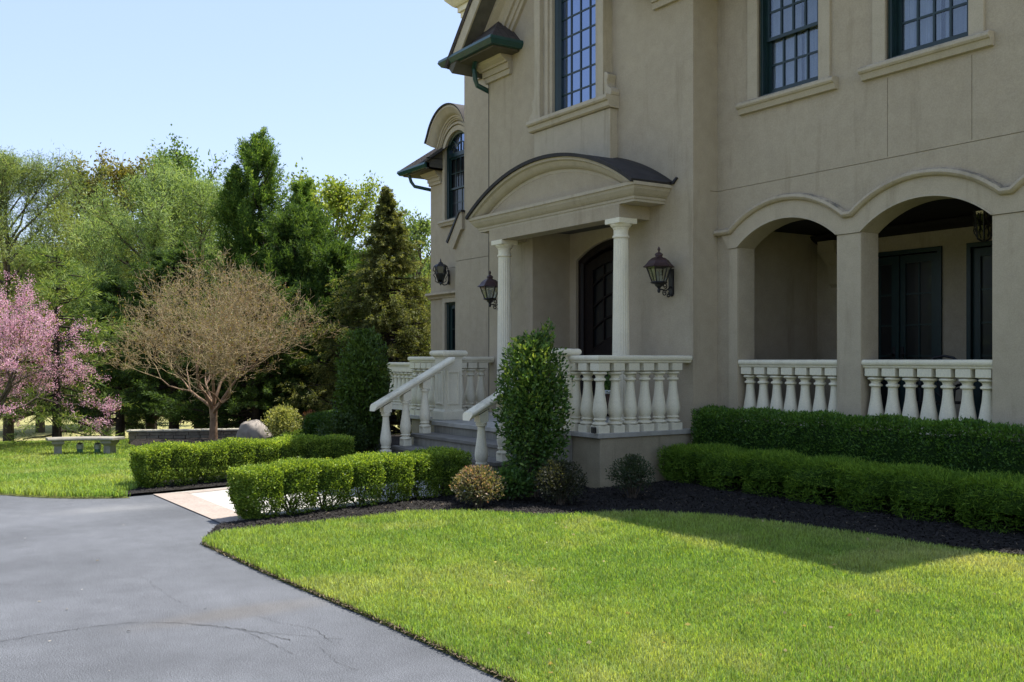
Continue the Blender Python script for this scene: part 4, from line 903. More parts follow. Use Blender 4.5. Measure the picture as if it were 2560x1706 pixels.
# ------------------------------------------------------------------ lanterns
def wall_lantern(label, x, y, zb, s=1.0):
    t = thing('wall_lantern', label, 'wall lantern', (x, y, zb), 0, 'wall lanterns beside the entrance')
    def cap_ring(prof, mat, name, n=6):
        b = BM(); lathe(b, [(r * s, z * s) for r, z in prof], 0, -.23 * s, n); return obj(name, b, mat, t)
    cap_ring([(.205, .352), (.212, .358), (.195, .372), (.165, .40), (.135, .44), (.09, .475), (.05, .488), (.045, .492), (.045, .505), (.055, .512), (.05, .53), (.03, .545), (.012, .552), (.010, .565), (.018, .578), (.020, .592), (.012, .610), (.002, .628)], M['bronze'], 'cap')
    b = BM()
    for k in range(6):
        a = k * math.pi / 3; tube(b, [(.092 * s * math.cos(a), -.23 * s + .092 * s * math.sin(a), .165 * s), (.165 * s * math.cos(a), -.23 * s + .165 * s * math.sin(a), .355 * s)], .009 * s, 5)
    lathe(b, [(r * s, z * s) for r, z in ((.012, .02), (.02, .035), (.022, .055), (.014, .075), (.03, .095), (.05, .11), (.055, .13), (.105, .145), (.115, .155), (.098, .168), (.06, .169))], 0, -.23 * s, 12)
    obj('frame', b, M['iron'], t)
    b = BM(); lathe(b, [(.088 * s, .17 * s), (.160 * s, .352 * s)], 0, -.23 * s, 6)
    for f in [f for f in b.faces if len(f.verts) > 4]: b.faces.remove(f)
    obj('glass', b, M['glass_lamp'], t)
    b = BM()
    for k in range(3):
        a = .5 + k * 2.1; cx_, cy_ = .03 * s * math.cos(a), -.23 * s + .03 * s * math.sin(a)
        lathe(b, [(.012 * s, .168 * s), (.012 * s, .245 * s), (.006 * s, .25 * s), (.013 * s, .27 * s), (.010 * s, .295 * s), (.002 * s, .32 * s)], cx_, cy_, 8)
    obj('candle_bulb', b, M['bulb'], t)
    b = BM(); prism(b, [(-.04 * s, .01 * s), (-.02 * s, -.02 * s), (.02 * s, -.02 * s), (.04 * s, .01 * s), (.04 * s, .34 * s), (-.04 * s, .34 * s)], -.028 * s, -.001, 'y')
    def curl(cy_, cz_, r0, a0, turns, sg):
        return [(0, cy_ + r0 * (1 - k / 22 * .75) * math.cos(a0 + sg * k / 22 * turns * 6.28), cz_ + r0 * (1 - k / 22 * .75) * math.sin(a0 + sg * k / 22 * turns * 6.28)) for k in range(23)]
    tube(b, [(0, -.23 * s, .07 * s), (0, -.17 * s, .065 * s), (0, -.11 * s, .05 * s), (0, -.06 * s, .08 * s), (0, -.025 * s, .11 * s)], .010 * s, 6)
    tube(b, curl(-.13 * s, .115 * s, .042 * s, -1.6, 1.2, 1), .008 * s, 6); tube(b, curl(-.13 * s, .02 * s, .038 * s, 1.6, 1.2, 1), .008 * s, 6); tube(b, curl(-.07 * s, -.005 * s, .032 * s, 1.6, 1.2, -1), .008 * s, 6)
    obj('bracket', b, M['iron'], t); return t
wall_lantern('bronze capped wall lantern right of the portico, clear of the columns', -9.92, YC, 2.405)
wall_lantern('bronze capped wall lantern partly hidden by the left column', -14.12, YC, 2.405)
# ornate lantern on the far wing
t = thing('scroll_lantern', 'small ornate black scrollwork lantern high on the far wing wall', 'wall lantern', (-20.85, YL, 3.40)); yl = -.30
b = BM(); lathe(b, [(.17, .36), (.16, .38), (.10, .42), (.06, .43), (.05, .46), (.02, .48), (.015, .52), (.002, .56)], 0, yl, 6); obj('cap', b, M['iron'], t)
b = BM(); lathe(b, [(.004, -.08), (.03, -.04), (.02, -.01), (.06, .02), (.08, .04), (.13, .20), (.14, .36)], 0, yl, 6); obj('glass', b, M['glass_dark'], t)
b = BM()
for k in range(6):
    a = k * math.pi / 3; ca, sa = math.cos(a), math.sin(a)
    tube(b, [(r * ca, yl + r * sa, z) for r, z in ((.05, -.03), (.13, .02), (.12, .09), (.17, .16), (.13, .22), (.18, .29), (.15, .37))], .011, 5)
tube(b, [(0, yl, -.02), (-.02, yl + .1, -.07), (-.05, yl + .2, -.05), (-.10, yl + .27, .05), (-.10, -.005, .2)], .014, 6); tube(b, [(-.10, -.02, -.05), (-.10, -.03, .3)], .02, 6)
obj('frame', b, M['iron'], t)
# hanging lantern in the loggia
t = thing('hanging_lantern', 'ornate dark hanging lantern under the loggia ceiling behind the right arch', 'hanging lantern', (-6.44, 10.4, 2.86))
b = BM(); lathe(b, [(.02, .0), (.05, .02), (.07, .04), (.10, .30), (.105, .33)], 0, 0, 6); obj('glass', b, M['glass_lamp'], t)
b = BM(); lathe(b, [(.12, .33), (.13, .34), (.09, .37), (.04, .40), (.012, .41), (.012, .445)], 0, 0, 6); obj('cap', b, M['iron'], t)
b = BM()
for k in range(6):
    a = k * math.pi / 3; ca, sa = math.cos(a), math.sin(a); a2 = a + math.pi / 6; cb, sb = math.cos(a2), math.sin(a2)
    tube(b, [(r * ca, r * sa, z) for r, z in ((.02, 0), (.075, .03), (.11, .33))], .009, 5)
    tube(b, [(r * cb, r * sb, z) for r, z in ((.07, .05), (.10, .10), (.07, .15), (.11, .20), (.08, .25), (.115, .31))], .008, 5)
    tube(b, [(.09 * ca + .03 * cb, .09 * sa + .03 * sb, .12), (.095 * cb, .095 * sb, .2), (.09 * ca, .09 * sa, .27)], .007, 5)
obj('frame', b, M['iron'], t)

# loggia chair
ch = thing('patio_chair', 'dark metal patio chair with a rounded back behind the loggia balustrade', 'chair', (-6.93, 10.25, .655), R(18))
b = BM()
for q in range(-3, 4): box(b, q * .07 - .022, q * .07 + .022, -.22, .22, .40, .415)
box(b, -.25, .25, -.235, -.215, .39, .42); box(b, -.25, .25, .215, .235, .39, .42); obj('seat', b, M['iron'], ch)
b = BM(); bk = [(-.24, .24, .40), (-.255, .27, .65), (-.21, .30, .84), (-.10, .31, .92), (0, .315, .94), (.10, .31, .92), (.21, .30, .84), (.255, .27, .65), (.24, .24, .40)]
tube(b, bk, .016, 8); tube(b, [(-.2, .30, .83), (0, .305, .875), (.2, .30, .83)], .012, 6)
for sx in (-1, 1): tube(b, [(0, .25, .45), (sx * .06, .28, .62), (sx * .15, .30, .80)], .012, 6); tube(b, [(0, .25, .45), (sx * .13, .265, .55), (sx * .245, .27, .60)], .011, 6)
tube(b, [(0, .25, .42), (0, .31, .88)], .012, 6); obj('backrest', b, M['iron'], ch)
for sx in (-1, 1):
    b = BM(); tube(b, [(sx * .25, .25, .58), (sx * .27, .0, .62), (sx * .26, -.22, .60), (sx * .25, -.23, .4)], .016, 6); obj('armrest', b, M['iron'], ch)
    for sy in (-1, 1): b = BM(); tube(b, [(sx * .23, sy * .21, .40), (sx * .25, sy * .25, 0)], .015, 6); obj('leg', b, M['iron'], ch)
# small landscape light on the porch corner
t = thing('porch_light', 'tiny black square light fixed to the porch corner under the balustrade', 'light', (-9.57, 7.40, .665))
b = BM(); box(b, -.045, .03, -.035, .0, .0, .075); obj('housing', b, M['iron'], t, bevel=.008); b = BM(); box(b, -.03, .015, -.04, -.036, .015, .06); obj('lens', b, M['glass_dark'], t)
# planter and small side table by the door
t = thing('door_planter', 'brown pot with a pale rim and dark foliage beside the front door', 'planter', (-11.25, 9.15, .66))
b = BM(); lathe(b, [(.13, 0), (.15, .05), (.20, .38), (.21, .42)], 0, 0, 24); obj('pot', b, M['plantpot'], t, smooth=True)
b = BM(); lathe(b, [(.21, .40), (.245, .41), (.25, .44), (.235, .455), (.19, .455)], 0, 0, 24); obj('rim', b, M['grey_metal'], t, smooth=True)
planter = t
t = thing('pedestal_stand', 'slim white pedestal stand on the porch behind the right balustrade', 'stand', (-10.16, 8.45, .66))
b = BM(); lathe(b, [(.15, 0), (.15, .04), (.09, .08), (.045, .14), (.04, .30), (.045, .62), (.07, .70), (.085, .74), (.06, .78), (.02, .80)], 0, 0, 20); obj('body', b, M['column'], t, smooth=True)

# ------------------------------------------------------------------ garden objects on the left
def at(px, d, z=None):
    r = ray(px, 900); x, y = r[0] * d, r[1] * d; return x, y, float(terr(x, y)) + .02 if z is None else z
bx, by, bz = at(212, 20.2)
bench = thing('stone_bench', 'curved pale concrete garden bench standing on the side lawn', 'bench', (bx, by, bz), R(57 + 8))
b = BM(); n = 16; ri, ro = 1.55, 1.93; top, bot = .37, .30; an = .41
rings = []
for k in range(n + 1):
    a = math.pi / 2 - an + 2 * an * k / n
    rings.append([b.verts.new((r * math.cos(a), r * math.sin(a) - 1.72, z)) for r, z in ((ri, bot + .01), (ri - .01, bot + .035), (ri + .012, top), (ro - .012, top), (ro + .01, bot + .035), (ro, bot + .01))])
for p_, q_ in zip(rings, rings[1:]):
    for j in range(6): b.faces.new((p_[j], p_[(j + 1) % 6], q_[(j + 1) % 6], q_[j]))
b.faces.new(rings[0][::-1]); b.faces.new(rings[-1]); obj('seat', b, M['oldstone'], bench, bevel=.012)
for sx in (-1, 1):
    a = math.pi / 2 - sx * .29; cx_, cy_ = 1.74 * math.cos(a), 1.74 * math.sin(a) - 1.72; b = BM()
    v = []
    for hw, hd, z in ((.085, .13, -.05), (.075, .12, .05), (.07, .11, .20), (.10, .15, .245), (.115, .165, .25), (.115, .165, .312)):
        v.append([b.verts.new((s_ * hw, t_ * hd, z)) for s_, t_ in ((-1, -1), (1, -1), (1, 1), (-1, 1))])
    for p_, q_ in zip(v, v[1:]):
        for j in range(4): b.faces.new((p_[j], p_[(j + 1) % 4], q_[(j + 1) % 4], q_[j]))
    b.faces.new(v[0][::-1]); b.faces.new(v[-1]); o = obj('leg', b, M['oldstone'], bench, bevel=.008); o.location = (cx_, cy_, 0); o.rotation_euler = (0, 0, a - math.pi / 2)
for lab, px in (('white and green garden lantern under the bench, nearer its left leg', 200), ('white and green garden lantern under the bench, nearer its right leg', 244)):
    x, y, z = at(px, 20.35); t = thing('garden_lantern', lab, 'lantern', (x, y, z), 0, 'garden lanterns under the bench')
    b = BM(); lathe(b, [(.056, -.03), (.060, .0), (.062, .11), (.066, .115)], 0, 0, 16); obj('base', b, M['aqua'], t, smooth=True)
    b = BM(); lathe(b, [(.066, .116), (.070, .16), (.070, .205), (.055, .225), (.03, .235)], 0, 0, 16); obj('globe', b, M['frosted'], t, smooth=True)
    b = BM(); tube(b, [(.068 * math.cos(a), 0, .215 + .055 * math.sin(a)) for a in np.linspace(-.2, math.pi + .2, 12)], .005, 5); lathe(b, [(.052, .224), (.05, .24), (.02, .246)], 0, 0, 14); obj('bail_handle', b, M['iron'], t)
# boulder
x, y, z = at(636, 23)
bo = BM(); bmesh.ops.create_icosphere(bo, subdivisions=4, radius=1)
for v in bo.verts:
    p = v.co.copy(); q = 1 + .10 * math.sin(3.1 * p.x + 2 * p.z + 1) + .08 * math.sin(4.3 * p.y - 3 * p.x) + .03 * math.sin(11 * p.x + 7 * p.z) * math.cos(9 * p.y)
    p *= q; p.z = min(p.z, .86 + .16 * p.x + .05 * math.sin(5 * p.y)); p.x = max(p.x, -.95); v.co = Vector((p.x * .34 * (1.15 - .25 * p.z), p.y * .30, p.z * .33))
o = obj('boulder', bo, M['rock'], None, smooth=True); o.location = (x, y, z + .20); o.scale = (1.08, 1.08, 1.15); o.rotation_euler = (0, 0, 1.2); tag(o, 'rounded pale boulder beside the far end of the low stone wall', 'boulder')
# dry stone retaining wall: one thing, each block a piece of its mesh
A_, B_ = Vector(at(323, 24.3)[:2]), Vector(at(668, 24.9)[:2]); dirw = (B_ - A_).normalized(); lw = (B_ - A_).length; z = float(terr(*A_)) - .02
rw = thing('retaining_wall', 'low tan block retaining wall with a pale cap behind the bare tree', 'wall', (A_.x, A_.y, z), math.atan2(dirw.y, dirw.x))
b = BM(); rr = random.Random(4)
for c_ in range(3):
    x_ = 0 if c_ % 2 == 0 else -.12
    while x_ < lw:
        wl = rr.uniform(.18, .36); j = rr.uniform(0, .02); box(b, max(0, x_) + .006, min(lw, x_ + wl) - .006, -.16 + j, .12, -.1 if c_ == 0 else c_ * .085, c_ * .085 + .079); x_ += wl
obj('blocks', b, M['wallstone'], rw, bevel=.01)
b = BM(); x_ = -.03
while x_ < lw: wl = rr.uniform(.4, .6); box(b, x_ + .003, min(lw, x_ + wl) - .003, -.19, .14, .256, .305); x_ += wl
obj('cap', b, M['capstone'], rw, bevel=.012)

# ------------------------------------------------------------------ foliage tools
def nrm(v): return v / (np.linalg.norm(v, axis=-1, keepdims=True) + 1e-9)
def leaf_geo(P, D, L, W, rng, fold=.25):
    n = len(P); D = nrm(D); U = nrm(np.cross(D, rng.normal(0, 1, (n, 3)))); N = np.cross(D, U)
    L = np.broadcast_to(L, n)[:, None] * rng.uniform(.7, 1.25, (n, 1)); W = np.broadcast_to(W, n)[:, None] * rng.uniform(.75, 1.2, (n, 1))
    m = P + D * L * .5
    V = np.stack([P, m + U * W * .5 + N * W * fold, P + D * L, m - U * W * .5 + N * W * fold], 1).reshape(-1, 3)
    i = np.arange(n) * 4; return V, np.stack([i, i + 1, i + 2, i + 3], -1)
def leaves(name, P, D, L, W, col, mat, parent, rng, fold=.25):
    V, Fq = leaf_geo(P, D, L, W, rng, fold); return npmesh(name, V, Fq, mat, parent, col=np.repeat(col, 4, 0))
def pal(rng, n, cols, t=None, jit=.18):
    cols = np.array(cols); k = len(cols) - 1
    t = rng.uniform(0, 1, n) if t is None else np.clip(t + rng.normal(0, .15, n), 0, 1)
    f = t * k; i = np.minimum(f.astype(int), k - 1); f = (f - i)[:, None]
    return (cols[i] * (1 - f) + cols[i + 1] * f) * rng.uniform(1 - jit, 1 + jit, (n, 1))
def segs_mesh(name, S, mat, parent, sides=5):
    """S: list of (p0, p1, r0, r1)"""
    p0 = np.array([s[0] for s in S]); p1 = np.array([s[1] for s in S]); r0 = np.array([s[2] for s in S])[:, None, None]; r1 = np.array([s[3] for s in S])[:, None, None]
    d = nrm(p1 - p0); ref = np.where(np.abs(d[:, 2:]) < .9, [[0, 0, 1.]], [[1., 0, 0]]); u = nrm(np.cross(d, ref)); v = np.cross(d, u)
    a = np.linspace(0, 2 * math.pi, sides, endpoint=False); ring = u[:, None] * np.cos(a)[None, :, None] + v[:, None] * np.sin(a)[None, :, None]
    V = np.concatenate([p0[:, None] + ring * r0, p1[:, None] + ring * r1], 1).reshape(-1, 3); n = len(S); b = (np.arange(n) * 2 * sides)[:, None]; k = np.arange(sides)[None]
    k2 = (k + 1) % sides; Fq = np.stack([b + k, b + k2, b + sides + k2, b + sides + k], -1).reshape(-1, 4)
    return npmesh(name, V, Fq, mat, parent, smooth=True)

# ------------------------------------------------------------------ clipped hedges
def hedge(name, label, pts, width, h, nsh, n, cols, seed, lsz=(.030, .016), taper=.36, core=True, group=None, wob=.03, mat='leaf', droop=0, stems=True, endr=.5, seam=.08):
    rng = np.random.default_rng(seed); P = np.array(pts, float); a, b = P[0], P[-1]; ax = (b - a); Ln = np.linalg.norm(ax); ax /= Ln; nx = np.array([-ax[1], ax[0]])
    t0 = thing(name, label, 'hedge', (a[0], a[1], float(terr(*a))), 0, group)
    def surf(t, ph, shrink=1.0):
        # t along (0..1), ph around the section 0..pi (one side over the top to the other)
        c, s_ = np.cos(ph), np.sin(ph); e = .38
        cx = np.sign(c) * np.abs(c) ** e; cz = np.abs(s_) ** e                      # superellipse box section
        zz = cz * h
        u = (t * nsh) % 1 * 2 - 1; zn = np.clip(zz / h, 0, 1)
        pinch = 1 - .72 * np.abs(u) ** 4 * (1 - zn) ** .9 - seam * np.abs(u) ** 9
        prof = (1 - taper) + taper * np.clip(zn / .40, 0, 1) ** .7
        endt = np.minimum(t, 1 - t) * Ln / (width * endr); er = np.clip(1 - (1 - np.clip(endt, 0, 1)) ** 3, 0, 1) ** .45
        lump = 1 + wob * 3 * np.sin(t * Ln * 9 + 3 * ph + seed) * np.sin(ph * 5 + t * Ln * 4)
        w_ = width / 2 * prof * pinch * er * lump * shrink
        q = (a + np.outer(t * Ln, ax)) + nx * (cx * w_)[:, None]
        z = .02 + zz * (1 - seam * .55 * np.abs(u) ** 9) * (.86 + .14 * er) * (shrink if shrink < 1 else 1) + wob * .6 * np.sin(t * Ln * 7 + 2 * seed) * zn
        return np.column_stack([q, z]) - np.array([a[0], a[1], 0]), zn, cx, cz
    # leaves over sides, top and ends
    m = int(n * .86); t = rng.uniform(0, 1, m)
    ph = np.where(rng.uniform(0, 1, m) < width / (width + 2 * h) * 1.25, np.arccos(np.clip(rng.uniform(-1, 1, m), -1, 1) ** 1), np.where(rng.uniform(0, 1, m) < .5, 1, -1))
    side = np.abs(ph) == 1
    zside = rng.uniform(.02, 1, m); phs = np.arcsin(np.clip(zside ** (1 / .38), 0, 1)); ph = np.where(side, np.where(ph > 0, phs, math.pi - phs), ph)
    ptop = rng.uniform(-1, 1, m); pht = np.arccos(np.sign(ptop) * np.abs(ptop) ** (1 / .38)); ph = np.where(side, ph, pht)
    Q, zn, cx, cz = surf(t, ph)
    me = n - m; te = np.where(rng.uniform(0, 1, me) < .5, 0, 1); yy = rng.uniform(-1, 1, me) * width / 2; zz = rng.uniform(.03, 1, me) * h
    rr_ = np.clip(1 - .5 * (np.abs(yy) / (width / 2)) ** 3, 0, 1); zne = zz / h
    xo = width * endr * (.04 + .25 * (1 - rr_)) + .10 * (1 - np.clip(zne / .5, 0, 1))
    Qe = np.column_stack([(a - a)[0] + ax[0] * (te * Ln + (1 - 2 * te) * xo) + nx[0] * yy * (.6 + .4 * np.clip(zne / .4, 0, 1)), ax[1] * (te * Ln + (1 - 2 * te) * xo) + nx[1] * yy * (.6 + .4 * np.clip(zne / .4, 0, 1)), zz])
    out = np.column_stack([nx[0] * cx, nx[1] * cx, .15 + 1.2 * (zn > .93)]); oute = np.column_stack([ax[0] * (2 * te - 1), ax[1] * (2 * te - 1), np.full(me, .25)])
    u_ = (t * nsh) % 1 * 2 - 1; ok = (np.abs(u_) < .62 + zn * 1.6) | (taper < .2); Q, out, zn = Q[ok], out[ok], zn[ok]
    Q = np.vstack([Q, Qe]); out = nrm(np.vstack([out, oute])); zn = np.concatenate([zn, zne])
    Q += rng.normal(0, .012, Q.shape) - out * (rng.exponential(.028, len(Q)))[:, None]
    D = out * .75 + rng.normal(0, .65, Q.shape) + np.array([0, 0, .35 - droop])
    cl = fbm(Q[:, 0] * 1.0 + Q[:, 2] * 2, Q[:, 1] + Q[:, 2] * 3, 6, seed)
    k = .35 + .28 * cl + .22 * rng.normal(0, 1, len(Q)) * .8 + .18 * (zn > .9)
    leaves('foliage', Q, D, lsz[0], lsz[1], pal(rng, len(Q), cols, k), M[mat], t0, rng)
    # inner twig mass
    tt = np.linspace(.02, .98, 60); pp_ = np.linspace(.12, math.pi - .12, 16); T_, P_ = np.meshgrid(tt, pp_, indexing='ij')
    V, *_ = surf(T_.ravel(), P_.ravel(), .84); i = np.arange(60 * 16).reshape(60, 16); Fq = np.stack([i[:-1, :-1], i[:-1, 1:], i[1:, 1:], i[1:, :-1]], -1).reshape(-1, 4)
    V[:, 2] = V[:, 2] * .95 + .05
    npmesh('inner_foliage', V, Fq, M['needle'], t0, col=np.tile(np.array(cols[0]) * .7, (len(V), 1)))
    if stems:
        for q in range(nsh):
            S = []
            for _ in range(5):
                p = np.array([*(ax * (q + .5) / nsh * Ln + rng.normal(0, .03, 2)), -.02]); e = p + np.array([*rng.normal(0, .09, 2), h * .5]); mid = (p + e) / 2 + rng.normal(0, .02, 3)
                S += [(p, mid, .011, .009), (mid, e, .009, .006)]
            segs_mesh('stem', S, M['bark'], t0)
    return t0
BOX = [(0.071, 0.122, 0.016), (0.167, 0.258, 0.033), (0.322, 0.438, 0.058), (0.489, 0.567, 0.097)]
hedge('boxwood_hedge', 'low clipped boxwood hedge in front of the walkway, nearest the driveway', [(-9.44, 3.0), (-9.98, 5.75)], .50, .50, 7, 76000, BOX, 11, (.023, .0145), seam=.36)
hedge('boxwood_hedge', 'low clipped boxwood hedge on the far side of the pale walkway', [(-12.42, 2.72), (-12.85, 5.6)], .50, .49, 8, 60000, BOX, 12, (.026, .016), seam=.32)
YEW = [(0.037, 0.088, 0.016), (0.077, 0.173, 0.027), (0.14, 0.266, 0.041), (0.219, 0.36, 0.056)]
hedge('clipped_hedge', 'tall dark clipped hedge under the loggia balustrades', [(-9.45, 9.06), (-3.4, 9.06)], .46, .91, 14, 72000, YEW, 13, (.036, .016), taper=.05, stems=False)
LOW = [(0.069, 0.14, 0.018), (0.127, 0.235, 0.029), (0.212, 0.345, 0.043), (0.338, 0.467, 0.061)]
hedge('feathery_hedge', 'lower feathery hedge running in front of the tall dark hedge', [(-9.42, 8.58), (-3.4, 8.47)], .66, .46, 9, 60000, LOW, 14, (.060, .008), taper=.12, mat='needle', droop=.30, stems=False, wob=.035)
hedge('box_hedge', 'square dark green box hedge behind the column holly', [(-18.1, 7.3), (-19.6, 8.6)], .8, .78, 3, 16000, [(.03, .07, .012), (.06, .12, .02), (.11, .18, .03)], 15, (.045, .026), stems=False)
hedge('box_hedge', 'low light green box hedge beside the boulder', [(-18.3, 6.6), (-20.6, 8.35)], .6, .36, 4, 15000, [(.05, .09, .012), (.10, .16, .024), (.18, .25, .04)], 16, (.045, .026), stems=False)

# ------------------------------------------------------------------ shrubs
def shrub(name, label, x, y, rx, ry, h, n, cols, seed, lsz, z0=.03, mat='leaf', power=1.0, inner=.72, group=None, lump=.14, base=.08, tipk=None, up=.4, stems=7, depth=.06):
    rng = np.random.default_rng(seed); t = thing(name, label, 'shrub', (x, y, z0), 0, group)
    th = rng.uniform(0, 2 * math.pi, n); cz = rng.uniform(-.92, 1, n); top = rng.uniform(0, 1, n) < .12; cz[top] = 1 - rng.uniform(0, .25, top.sum()) ** 1.5; pe = 2 / power; hr = np.maximum(0, 1 - np.abs(cz) ** pe) ** (1 / pe) * np.where(rng.uniform(0, 1, n) < .2, rng.uniform(.2, 1, n), 1)
    d = np.column_stack([hr * np.cos(th), hr * np.sin(th), cz])
    lm = 1 + lump * fbm(d[:, 0] * 2 + d[:, 2] * 1.6, d[:, 1] * 2 - d[:, 2] * 1.8, 2.6, seed)
    rad = lm * (1 - np.minimum(rng.exponential(depth, n) / min(rx, h / 2), .6))
    sx = np.sign(d[:, :2]) * np.abs(d[:, :2]); zc = cz
    Q = np.column_stack([sx[:, 0] * rx, sx[:, 1] * ry, zc * (h - base) / 2 * 1.0]) * rad[:, None] + np.array([0, 0, base + (h - base) / 2])
    Q[:, 2] = np.maximum(Q[:, 2], .02)
    D = nrm(d) * .7 + rng.normal(0, .6, Q.shape) + np.array([0, 0, up])
    cl = fbm(Q[:, 0] * 2 + Q[:, 2], Q[:, 1] * 2 + Q[:, 2] * 1.7, 5, seed + 1)
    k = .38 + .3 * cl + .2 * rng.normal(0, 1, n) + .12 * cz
    ns = int(22 * rx * h / .7); sd2 = rng.integers(0, n, ns); k2 = np.repeat(sd2, 7); f2 = np.tile(np.arange(7), ns) / 6.0; Ls = np.repeat(rng.uniform(.05, .13, ns), 7) * min(1, h / .9 + .25)
    dv = nrm(np.repeat(nrm(d[sd2]) + rng.normal(0, .35, (ns, 3)) + np.array([0, 0, .55]), 7, 0)); Qs, Ds, Cs = Q[k2] + dv * (Ls * f2)[:, None], dv * .6 + rng.normal(0, .5, dv.shape), pal(rng, len(k2), cols, np.full(len(k2), .62))
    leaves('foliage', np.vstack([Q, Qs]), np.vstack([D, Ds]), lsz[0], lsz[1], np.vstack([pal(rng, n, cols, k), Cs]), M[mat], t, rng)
    S = []
    for _ in range(stems * 4):
        a = rng.uniform(0, 6.28); e = np.array([math.cos(a) * rx * rng.uniform(.2, .75), math.sin(a) * ry * rng.uniform(.2, .75), h * rng.uniform(.45, .85)]); p = np.array([*rng.normal(0, .02, 2), -.03]); mid = p * .45 + e * .55 + rng.normal(0, .03, 3); mid[:2] *= .7
        S += [(p, mid, .010 * h + .004, .006), (mid, e, .006, .003)]
    segs_mesh('stem', S, M['bark'], t); return t
HOL = [(0.037, 0.079, 0.02), (0.073, 0.146, 0.032), (0.146, 0.232, 0.046), (0.316, 0.377, 0.079)]
shrub('column_bush', 'tall clipped broadleaf bush in front of the porch, its top lit yellow green', -9.13, 6.20, .38, .38, 1.80, 13000, HOL, 21, (.058, .027), mat='glossleaf', power=.84, lump=.46, base=.14, depth=.12)
shrub('skirt_bush', 'low dark broadleaf growth at the foot of the tall column bush', -9.12, 5.88, .36, .24, .32, 1700, HOL[:3], 29, (.062, .028), mat='glossleaf', lump=.25, base=.02, depth=.08)
shrub('pink_shrub', 'small rounded shrub with pinkish new leaves at the hedge end', -8.86, 5.32, .27, .27, .42, 3600, [(.06, .08, .03), (.16, .16, .07), (.34, .26, .16), (.46, .22, .18)], 22, (.034, .017), lump=.38, depth=.09, base=.03)
shrub('dark_shrub', 'dark twiggy rounded shrub between the pink shrub and the porch wall', -8.50, 6.12, .28, .28, .46, 4200, [(.03, .035, .02), (.05, .055, .028), (.085, .085, .045)], 23, (.030, .014), lump=.38, depth=.09, base=.03)
shrub('small_shrub', 'small grey green shrub on a thin stem before the porch base wall', -8.42, 7.02, .25, .25, .46, 2900, [(.035, .05, .025), (.06, .085, .04), (.10, .13, .065)], 24, (.032, .014), lump=.38, depth=.09, base=.10)
shrub('column_holly', 'tall dark column holly standing left of the stair railing', -13.72, 6.25, .39, .39, 1.88, 14000, [(.036, .066, .014), (.075, .13, .022), (.13, .20, .034)], 25, (.062, .027), mat='glossleaf', power=.95, lump=.40, base=.02, depth=.10)
shrub('low_holly', 'dark spreading shrub at the foot of the left stair railing', -13.35, 5.75, .42, .38, .72, 5200, [(.024, .046, .012), (.045, .08, .018), (.08, .12, .024)], 26, (.050, .022), mat='glossleaf', lump=.2, base=.0, depth=.10)
x, y, z = at(710, 22)
shrub('yellow_shrub', 'pale yellow green airy shrub behind the boulder', x, y, .40, .40, .92, 3400, [(.14, .17, .04), (.34, .36, .12), (.58, .56, .24)], 27, (.055, .030), z0=z, lump=.3, base=.12, depth=.14)
x, y, z = at(775, 22.8)
shrub('red_shrub', 'small dull red shrub between the pale shrub and the box hedge', x, y, .32, .32, .75, 1500, [(.05, .025, .02), (.10, .04, .03), (.07, .07, .03)], 28, (.05, .022), z0=z, lump=.3, base=.1, depth=.15)
# foliage of the door planter
rng = np.random.default_rng(77); n = 700; d = nrm(rng.normal(0, 1, (n, 3))); d[:, 2] = np.abs(d[:, 2]); leaves('plant', d * rng.uniform(.05, .28, (n, 1)) + np.array([0, 0, .45]), d + rng.normal(0, .4, (n, 3)), .10, .035, pal(rng, n, HOL[:3]), M['glossleaf'], planter, rng)

